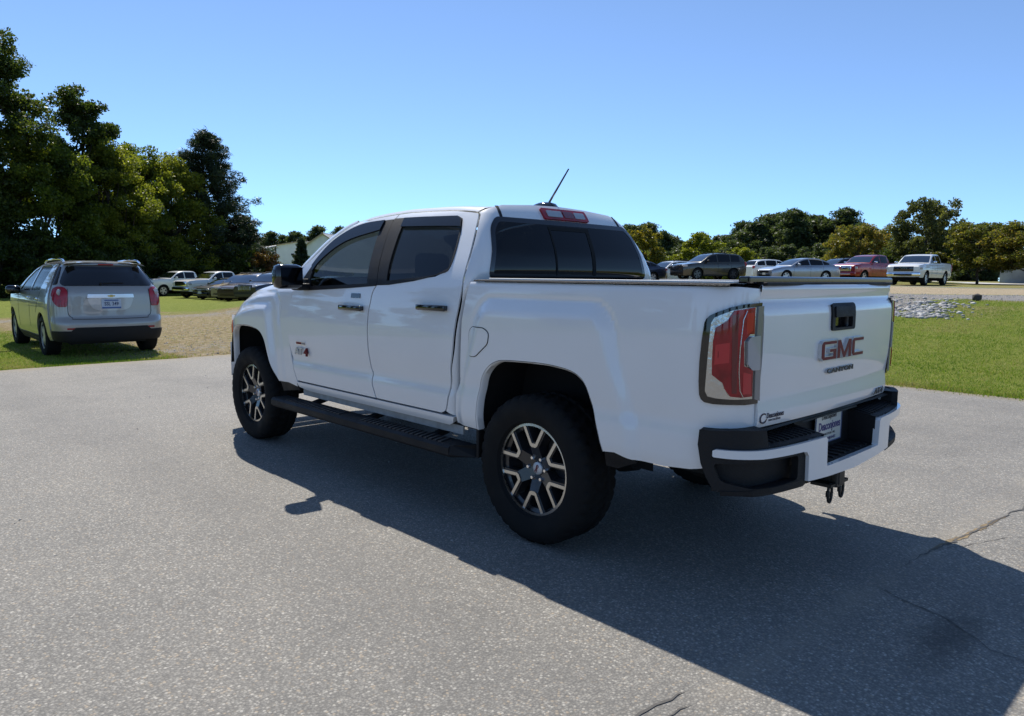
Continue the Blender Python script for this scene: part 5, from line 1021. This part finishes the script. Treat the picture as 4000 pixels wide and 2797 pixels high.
VAN = dict(L=5.1, W=1.96, sill=.22, r=.345, wheels=(1.60, -1.44), gap=.06, belt=[(2.55, .78), (2.45, .88), (2.1, .99), (1.5, 1.07), (.5, 1.08), (-1.8, 1.12), (-2.4, 1.12), (-2.55, 1.02)], roof=[(1.62, 1.08), (1.3, 1.25), (.85, 1.50), (.5, 1.64), (-.2, 1.73), (-1.5, 1.72), (-2.0, 1.66), (-2.25, 1.48), (-2.45, 1.14)], ws=(1.52, .62), rg=(-2.1, -2.4), win=[(1.30, .32), (.24, -.92), (-1.0, -2.02)], mirror=1.08, seams=(1.3, .28, -.96), handles=(.45, .1), rails=(.2, -1.8), mirror_mat=None, head=(2.35, .70, .80, .34, .36, .15, -.45), tail=(-2.44, .76, 1.15, .2, .26, .44, .25), extra=[('grille', M_gloss, 2.50, 0, .72, .10, .95, .16, .03), ('lower_grille', M_black, 2.50, 0, .42, .10, 1.3, .18, .04), ('grille_trim', M_chrome, 2.545, 0, .80, .03, .9, .025, .008)])
make_car('minivan', 'beige gold minivan half hidden behind the bronze minivan', 'minivan', (45.2, -17.9), 114, suv(P_gold, **{**VAN, 'mirror_mat': P_gold}), GL)
make_car('minivan', 'bronze brown minivan with dark sides above the pickup fender', 'minivan', (42.2, -17.1), 114, suv(P_brown, **{**VAN, 'mirror_mat': P_brown}), GL)
make_car('crossover', 'dark navy crossover peeking over the pickup fender behind the mirror', 'crossover', (38.9, -16.6), 114, suv(P_navy, L=4.8, W=1.95, extra=[('grille', M_gloss, 2.36, 0, .80, .12, 1.0, .36, .04)] + [('grille_bar', M_chrome, 2.43, 0, z, .02, .9, .02, .006) for z in (.70, .77, .84, .91)]), GL)
# ================================================================ trees
def leaf_mat(name, stops, trans=.45, sc=.35):
    b = NB(name); geo = b.n.new('ShaderNodeNewGeometry'); oi = b.n.new('ShaderNodeObjectInfo'); nz = b.noise(sc, 4, .6)
    v = b.math('ADD', b.math('MULTIPLY', geo.outputs['Random Per Island'], .38), b.math('ADD', b.math('MULTIPLY', nz, .62), b.math('MULTIPLY', b.math('SUBTRACT', oi.outputs['Random'], .5), .16)))
    c = b.ramp(v, stops); t = b.n.new('ShaderNodeBsdfTranslucent'); m = b.n.new('ShaderNodeMixShader'); b.set(b.b.inputs['Base Color'], c); b.b.inputs['Roughness'].default_value = .45; b.b.inputs['Specular IOR Level'].default_value = .35
    t2 = b.mix(1., c, (1.7, 1.7, .8), 'MULTIPLY'); b.set(t.inputs[0], t2); m.inputs[0].default_value = trans; b.l.new(b.b.outputs[0], m.inputs[1]); b.l.new(t.outputs[0], m.inputs[2]); b.l.new(m.outputs[0], b.o.inputs[0]); return b.m
L_dark = leaf_mat('dark_oak_leaf', [(.25, (.026, .042, .011)), (.5, (.050, .076, .016)), (.72, (.095, .120, .024)), (.9, (.16, .13, .036))], .5)
L_olive = leaf_mat('olive_leaf', [(.25, (.050, .075, .012)), (.5, (.115, .150, .022)), (.7, (.20, .22, .034)), (.9, (.28, .20, .045))], .58)
L_yel = leaf_mat('yellow_leaf', [(.25, (.07, .080, .014)), (.5, (.16, .145, .020)), (.7, (.30, .22, .025)), (.9, (.38, .22, .03))], .45)
L_lime = leaf_mat('yellow_green_leaf', [(.25, (.065, .088, .014)), (.5, (.14, .165, .024)), (.72, (.23, .24, .034)), (.9, (.27, .20, .035))], .55)
L_myr = leaf_mat('myrtle_leaf', [(.2, (.060, .080, .018)), (.45, (.115, .125, .028)), (.65, (.20, .155, .036)), (.85, (.30, .15, .04))], .5, .22)
L_pine = leaf_mat('pine_needle', [(.25, (.014, .026, .014)), (.55, (.028, .045, .022)), (.8, (.050, .068, .030)), (.95, (.08, .06, .03))], .3)
L_far = leaf_mat('far_foliage', [(.25, (.040, .060, .026)), (.5, (.064, .088, .036)), (.75, (.098, .115, .046)), (.95, (.13, .12, .05))], .45, .12)
L_dull = leaf_mat('dull_green_leaf', [(.2, (.050, .060, .022)), (.45, (.085, .098, .034)), (.65, (.125, .132, .046)), (.85, (.17, .14, .05))], .45, .22)
L_red = leaf_mat('reddish_leaf', [(.2, (.05, .045, .015)), (.5, (.11, .07, .02)), (.8, (.20, .06, .025))], .4)
M_bark = pr('bark', (.060, .048, .037), .95, noise=(5, .4), bump=(14, .9))
def cloud(q, cen, rad, cnt, size, asp=.62, up=0.):
    """leaf quads spread through ellipsoid clumps: cen (k,3), rad (k,3), cnt (k,)"""
    idx = np.repeat(np.arange(len(cen)), cnt); n = len(idx); d = q.normal(size=(n, 3)); d /= np.linalg.norm(d, axis=1)[:, None]; r = q.uniform(.12, 1., n) ** .55
    C = cen[idx] + d * r[:, None] * rad[idx] * q.uniform(.8, 1.15, (n, 1)); nrm = q.normal(size=(n, 3)); nrm[:, 2] += up; nrm /= np.linalg.norm(nrm, axis=1)[:, None]
    a = np.cross(nrm, q.normal(size=(n, 3))); a /= np.linalg.norm(a, axis=1)[:, None]; b = np.cross(nrm, a); s = size * q.uniform(.55, 1.35, (n, 1)); a *= s; b *= s * asp
    bend = nrm * s * q.uniform(-.25, .25, (n, 1))
    V = np.stack([C - a, C + b + bend, C + a, C - b + bend], 1).reshape(-1, 3); return V, np.arange(4 * n).reshape(n, 4)
def limb(b, p, e, r0, r1, q, n=4, w=.08):
    p = np.array(p, float); e = np.array(e, float); L_ = np.linalg.norm(e - p); P = [p + (e - p) * t + (q.normal(size=3) * w * L_ * math.sin(math.pi * t)) for t in np.linspace(0, 1, n + 1)]; b.tube([tuple(x) for x in P], [r0 + (r1 - r0) * t for t in np.linspace(0, 1, n + 1)], 6, cap=False); return P
def decid(seed, H, rx, base=.22, lobes=16, sub=12, per=170, leaf=.14, lrad=1.7, crad=.62, lean=0., trunk=None, shape=1.):
    """trunk and limbs to lobes; every lobe is a group of small leaf clumps, so that the crown has hollows and ragged edges"""
    q = np.random.RandomState(seed); tb = MB(); tr = trunk or H * .020; z0 = H * base
    T = limb(tb, (0, 0, -.3), (lean, 0, H * .74), tr, tr * .25, q, 7, .02); cen = []; rad = []
    for i in range(lobes):
        t = (i + q.uniform(.1, .9)) / lobes; z = z0 + (H - z0 - lrad * .5) * t; env = rx * (math.sin(math.pi * min(1., .14 + .86 * t) ** shape) ** .6); an = i * 2.4 + q.uniform(-.5, .5); e = env * q.uniform(.45, .92); k = q.uniform(.7, 1.2)
        L0 = np.array((math.cos(an) * e + lean * t, math.sin(an) * e, z)); j = min(int((z / (H * .74)) * 7 * .6), 6); limb(tb, T[max(1, j)], L0, tr * .34, tr * .07, q, 4, .06)
        for m in range(sub):
            d = q.normal(size=3); d /= np.linalg.norm(d); c = L0 + d * np.array((1, 1, .75)) * lrad * k * q.uniform(.25, 1.05); c[2] = max(c[2], .3); kk = q.uniform(.55, 1.35); cen.append(tuple(c)); rad.append((crad * kk, crad * kk, crad * kk * .75))
            if m % 3 == 0: limb(tb, L0, c, tr * .07, tr * .025, q, 2, .08)
    cen = np.array(cen); rad = np.array(rad); cnt = np.maximum(12, (per * (rad[:, 0] / crad) ** 2)).astype(int); V, F = cloud(q, cen, rad, cnt, leaf)
    return tb.mesh('trunk', True, 60), np_mesh('crown', V, F, 4)
def pine(seed, H, rx, base=.2, per=70, leaf=.30, whorls=17, power=.75, asp=.16, top=.55):
    q = np.random.RandomState(seed); tb = MB(); tr = H * .015; T = limb(tb, (0, 0, -.3), (q.normal() * .2, q.normal() * .2, H * .98), tr, tr * .2, q, 8, .008); cen = []; rad = []
    for w in range(whorls):
        t = (w + q.uniform(0, .6)) / whorls; z = H * (base + (1 - base) * t); Lb = rx * max(.06, (1 - t ** 1.4)) ** power * q.uniform(.75, 1.1); nb = 6 if t < .8 else 4
        for k in range(nb):
            an = 2 * math.pi * (k + q.uniform(-.3, .3)) / nb + w; l = Lb * q.uniform(.55, 1.1); e = (math.cos(an) * l, math.sin(an) * l, z + l * q.uniform(.02, .38)); limb(tb, (0, 0, z - .1), e, tr * .22, tr * .04, q, 3, .05)
            for f in (.45, .75, 1.0):
                cen.append((e[0] * f, e[1] * f, z + (e[2] - z) * f + .08)); rr = top * q.uniform(.7, 1.2); rad.append((rr, rr, rr * .75))
    cen.append((0, 0, H)); rad.append((.3, .3, .6)); cen = np.array(cen); rad = np.array(rad); V, F = cloud(q, cen, rad, np.full(len(cen), per), leaf, asp, .2)
    return tb.mesh('trunk', True, 60), np_mesh('crown', V, F, 4)
TV = {}
def tree(kind, x, y, label, cat='tree', name=None, mat=None, s=(1, 1, 1), rz=None, group=None, z=None):
    if kind not in TV: TV[kind] = KINDS[kind]()
    tm, cm = TV[kind]; m = mat or KMAT[kind]; key = (kind, m.name)
    if key not in TV:
        c2 = cm if len(cm.materials) == 0 else cm.copy(); c2.materials.clear(); c2.materials.append(m); TV[key] = c2
    o = empty(name or KNAME[kind], (x, y, Gz(x, y) if z is None else z), rz if rz is not None else (x * 1.7 + y * 2.3) % 6.28); o.scale = s if isinstance(s, tuple) else (s, s, s); tag(o, label, cat, group)
    if len(tm.materials) == 0: tm.materials.append(M_bark)
    link('trunk', tm, None, o); link('crown', TV[key], None, o); return o
KINDS = dict(oak1=lambda: decid(1, 19.5, 5.4, .04, 34, 15, 190, .115, 2.0, .75), oak2=lambda: decid(2, 16.4, 2.7, .06, 24, 14, 170, .11, 1.45, .62), mix1=lambda: decid(3, 11.8, 4.4, .04, 28, 14, 170, .105, 1.7, .66), mix2=lambda: decid(4, 12.4, 4.2, .04, 26, 14, 150, .10, 1.8, .66), bush=lambda: decid(5, 4.2, 2.6, .0, 10, 13, 150, .105, 1.2, .52),
             shrub=lambda: decid(6, 2.6, 1.9, .0, 7, 10, 120, .10, .9, .42), pine1=lambda: pine(7, 14.6, 5.4, .0, 105, .21, 32, .62, .15, .62), fpine=lambda: pine(8, 14., 4.1, .08, 60, .30, 16, .48, .3, .95), fpine2=lambda: pine(9, 13., 3.8, .12, 60, .30, 14, .42, .32, 1.0), ftree=lambda: decid(10, 11.5, 4.8, .02, 20, 11, 120, .21, 1.9, .85), gold1=lambda: decid(11, 7.4, 3.0, .04, 17, 12, 110, .12, 1.2, .50), gold2=lambda: decid(12, 7.6, 3.3, .04, 18, 12, 110, .12, 1.3, .52), myr=lambda: decid(13, 6.6, 3.5, .30, 20, 13, 100, .10, 1.1, .46), cedar=lambda: pine(14, 6.0, 1.35, .02, 60, .18, 22, .7, .3, .36))
KMAT = dict(oak1=L_dark, oak2=L_dark, mix1=L_olive, mix2=L_lime, bush=L_dark, shrub=L_dark, pine1=L_pine, fpine=L_far, fpine2=L_far, ftree=L_far, gold1=L_yel, gold2=L_lime, myr=L_myr, cedar=L_pine)
KNAME = dict(oak1='oak_tree', oak2='oak_tree', mix1='broadleaf_tree', mix2='broadleaf_tree', bush='bush', shrub='shrub', pine1='pine_tree', fpine='pine_tree', fpine2='pine_tree', ftree='broadleaf_tree', gold1='broadleaf_tree', gold2='broadleaf_tree', myr='crape_myrtle', cedar='cedar_tree')
# the near wood at the left
tree('oak1', 62.0, -6.0, 'tallest dark green tree, cut off by the left edge of the picture')
tree('oak2', 64.5, -13.2, 'tall dark tree with a narrow crown, second tallest at the left')
tree('oak1', 68.0, -2.0, 'dark tree farthest left, mostly outside the picture', s=.9, rz=2.)
tree('mix1', 61.5, -10.0, 'olive green tree below the tallest tree, behind the silver crossover', s=(1, 1, 1.0))
tree('mix2', 63.5, -14.6, 'yellow green tree behind the roof of the silver crossover')
tree('mix1', 66.2, -17.6, 'leaning autumn tinted tree left of the tall pine', mat=L_olive, s=(.95, .95, 1.05), rz=1.1)
tree('mix2', 66.0, -20.4, 'thin topped tree touching the left side of the tall pine', s=(1.0, 1.0, .98), rz=2.6)
tree('pine1', 67.0, -24.0, 'tall dark pine standing right of the wood, above the white pickups', cat='pine')
tree('pine1', 66.5, -26.9, 'shorter dark pine at the right edge of the wood', cat='pine', s=(.70, .70, .50), rz=2.)
GB = 'dark undergrowth along the foot of the wood'
for i, (x, y, k, s) in enumerate([(58.5, -3.2, 'bush', 1.1), (57.5, -6.0, 'bush', 1.0), (58.2, -8.6, 'bush', 1.1), (59.0, -11.0, 'bush', .95), (60.2, -13.2, 'bush', 1.0), (62.2, -15.4, 'bush', 1.1), (63.6, -17.8, 'bush', 1.05), (64.6, -20.4, 'bush', 1.0), (65.0, -22.6, 'bush', .9), (64.2, -25.2, 'bush', 1.0)]):
    tree(k, x, y, 'dark leafy bush in the undergrowth at the foot of the wood', 'bush', s=s, group=GB)
tree('bush', 64.5, -27.8, 'reddish brown bush at the right end of the wood', 'bush', mat=L_red, s=(.9, .9, .95))
tree('bush', 66.5, -31.2, 'green bush in front of the white sheds, left of the cedar', 'bush', mat=L_olive, s=(.8, .8, .62))
tree('bush', 62.0, -33.4, 'low green bush just left of the pickup mirror', 'bush', mat=L_lime, s=(.9, .9, .62))
tree('cedar', 83.5, -42.2, 'small pointed cedar in front of the white shed wall', 'cedar')
for x, y, k, r_ in ((50, 8, 'oak1', 1.), (40, 15, 'oak2', 2.), (46, 20, 'oak1', 3.), (30, 24, 'oak2', 4.), (22, 31, 'oak1', 5.)): tree(k, x, y, 'tall dark tree left of the picture, mirrored in the crossover side', s=.85, rz=r_, group='trees left of the picture edge')
# treeline far behind
GF = 'pines of the far treeline left of the pickup'; q = random.Random(4)
for i in range(16):
    t = i / 15; az = -22.5 - 12.5 * t; d = 196 + q.uniform(-8, 8) + (10 if i % 2 else 0); x = -2.5 + d * math.cos(R(az)); y = 3.5 + d * math.sin(R(az)); k = 'ftree' if i % 4 == 3 else ('fpine', 'fpine2')[i % 2]; hs = q.uniform(.84, 1.06)
    tree(k, x, y, 'dark pine in the far treeline behind the white sheds' if k != 'ftree' else 'round dark tree in the far treeline behind the white sheds', 'pine' if k != 'ftree' else 'tree', s=(hs * 1.1, hs * 1.1, hs), group=GF if k != 'ftree' else 'round trees of the far treeline left of the pickup')
GR2 = 'pines of the far treeline at the right'
for i in range(46):
    t = i / 45; az = -51 - 26 * t; d = 168 - 26 * t + q.uniform(-9, 9) + (8 if i % 2 else -8); x = -2.5 + d * math.cos(R(az)); y = 3.5 + d * math.sin(R(az)); k = ('fpine', 'fpine2', 'ftree')[i % 3]
    hs = float(np.interp(az, [-77, -72, -69, -64, -60.5, -58.5, -57, -54, -51], [.52, .70, .92, 1.04, .88, .62, .70, .98, .98])) * q.uniform(.90, 1.05) * (1.14 if k == 'ftree' else 1.)
    tree(k, x, y, 'dark pine in the far treeline behind the right row of vehicles' if k != 'ftree' else 'round dark green tree in the far treeline at the right', 'pine' if k != 'ftree' else 'tree', s=(hs * 1.15, hs * 1.15, hs), group=GR2 if k != 'ftree' else 'round trees of the far treeline at the right')
for i in range(18):
    t = i / 17; az = -51.5 - 25 * t; d = 126 - 12 * t + q.uniform(-6, 6); x = -2.5 + d * math.cos(R(az)); y = 3.5 + d * math.sin(R(az)); hs = q.uniform(.50, .66)
    tree('ftree', x, y, 'low round tree in front of the far pines at the right', 'tree', s=(hs * 1.2, hs * 1.2, hs), group='low trees in front of the far pines')
for i in range(16):
    az = -35.5 - i * 1.0; d = 190 + q.uniform(-14, 14); hs = q.uniform(.85, 1.05); tree(('fpine', 'fpine2')[i % 2], -2.5 + d * math.cos(R(az)), 3.5 + d * math.sin(R(az)), 'dark pine of the far treeline hidden behind the pickup cab', 'pine', s=(hs * 1.1, hs * 1.1, hs), group='far pines hidden by the pickup cab')
tree('gold1', 48.8, -67.6, 'golden yellow tree just right of the pickup cab', mat=L_yel, s=(1.0, 1.0, 1.0))
tree('gold2', 46.8, -76.4, 'yellow green tree above the olive crossover', s=(1.0, 1.0, 1.0))
tree('gold2', 41.0, -76.0, 'smaller yellow green tree right of the one above the olive crossover', s=(.8, .8, .72), rz=2.)
tree('gold1', 52.5, -69.5, 'dull green tree half hidden by the cab beside the golden tree', mat=L_olive, s=(.9, .9, .95), rz=1.)
tree('bush', 44.5, -69.0, 'low yellow green bush between the blue sedan and white crossover', 'bush', mat=L_lime, s=(.8, .8, .5))
tree('myr', 25.0, -69.0, 'low rust tinted crape myrtle behind the red pickup', s=(1.0, 1.0, .82))
tree('myr', 18.0, -65.0, 'tallest green crape myrtle, behind the white pickup at the right', mat=L_dull, s=(.92, .92, 1.06), rz=2.2)
tree('myr', 13.2, -62.0, 'orange tipped crape myrtle right of the white pickup', s=(.95, .95, .72), rz=.8)
tree('myr', 9.6, -60.0, 'orange tipped crape myrtle cut by the right edge of the picture', s=(.95, .95, .70), rz=3.8)
tree('shrub', 16.6, -62.0, 'dark shrub just right of the white pickup bed', 'shrub', s=(1.0, 1.0, 1.0))
tree('shrub', 8.0, -72.0, 'dark shrub in front of the grey white trailer', 'shrub', s=(1.1, 1.1, .8), rz=4)
tree('shrub', 19.4, -63.5, 'dark shrub behind the white pickup cab', 'shrub', s=(1.1, 1.1, 1.0), rz=2)
tree('ftree', 2.0, -95.0, 'dark tree at the right edge behind the myrtles', s=.62)
# trees behind the photographer, seen only as reflections in the pickup's windows
for i, (x, y, s) in enumerate([(-46, 30, .75), (-58, 12, .8), (-50, -8, .7), (-62, -24, .8), (-40, 52, .8), (-20, 58, .75), (4, 60, .8), (24, 56, .7), (44, 50, .75), (60, 36, .7)]):
    tree('ftree' if i % 2 else 'fpine', x, y, 'dark tree across the lot mirrored in the pickup windows', 'tree', s=s, group='trees across the lot behind the photographer')
# ================================================================ sheds
M_shed = pr('white_metal_wall', (.82, .81, .79), .5, noise=(1.2, .06)); M_shedroof = pr('pale_metal_roof', (.62, .58, .50), .35, metal=.3, noise=(2, .08)); M_trim = pr('tan_trim', (.45, .33, .20), .6)
def shed(name, label, loc, rz, Lx, Wy, He, Hr, roofm, ribs=10, wall=M_shed, vents=0):
    o = empty(name, loc, rz); tag(o, label, 'shed'); w = MB(); h = Wy / 2; w.prism([(-h, 0), (h, 0), (h, He), (0, Hr), (-h, He)], -Lx / 2, Lx / 2, lambda u, v, t: (t, u, v)); wo = w.build('wall', wall, o)
    for sg in (1, -1):
        r = MB(); sl = math.atan2(Hr - He, h); ll = math.hypot(Hr - He, h) + .35; r.box((0, sg * (h + .15) / 2, (Hr + He) / 2 + .02), (Lx + .5, ll, .08), rx=-sg * sl); ro = r.build('roof', roofm, o)
        for k in range(ribs):
            b = MB(); b.box((-Lx / 2 + (k + .5) * Lx / ribs, sg * (h + .15) / 2, (Hr + He) / 2 + .075), (.06, ll, .05), rx=-sg * sl); b.build('roof_rib', roofm, ro)
    for e in (-1, 1):
        for sg in (1, -1): t = MB(); t.box((e * (Lx / 2 + .28), sg * h / 2, (Hr + He) / 2 + .02), (.06, math.hypot(Hr - He, h) + .3, .14), rx=-sg * math.atan2(Hr - He, h)); t.build('gable_trim', M_trim, o)
    for k in range(vents):
        v = MB(); v.box((-Lx / 2 - .03, -h * .6 + k * h * 1.2 / max(1, vents - 1), He * .86), (.05, .5, .3)); v.build('vent', M_black, wo)
    return o
shed('metal_shed', 'long white metal shed with a shallow roof left of the cedar', (108, -58, -.4), R(-47), 14, 16, 5.6, 6.9, M_shedroof, vents=4)
shed('metal_shed', 'white gabled shed with a cream ribbed roof beside the windshield pillar', (92.4, -53.2, -.4), R(-52), 13, 6.6, 5.2, 7.3, M_shedroof, 14)
o = empty('pipe_rack', (88.5, -39.6, -.4)); o.rotation_euler = (0, 0, R(-60)); tag(o, 'white pipe resting on a dark rack in front of the white shed', 'pipe rack')
b = MB(); b.tube([(-3.4, 0, 4.6), (2.6, 0, 5.4)], .16, 10); b.build('pipe', M_shed, o, smooth=True)
for zz in (3.6, 4.2): b = MB(); b.box((.6, 0, zz), (4.4, .1, .1)); b.build('rail', M_steel, o)
for xx in (-1.4, 2.5): b = MB(); b.box((xx, 0, 2.6), (.14, .14, 5.2)); b.build('post', M_steel, o)
shed('site_trailer', 'grey white trailer behind the crape myrtle trunks at the far right', (9.5, -90, .6), R(8), 16, 4, 2.2, 2.5, M_shedroof, 8, wall=pr('grey_white_wall', (.34, .34, .33), .6, noise=(.8, .3)))
b = MB(); b.grid([[(x, y, Gz(x, y) + .03) for y in (-78, -68)] for x in (-6, 4, 14, 22)]); tag(b.build('concrete_apron', pr('pale_concrete', (.48, .46, .43), .9, noise=(1, .1))), kind='structure')
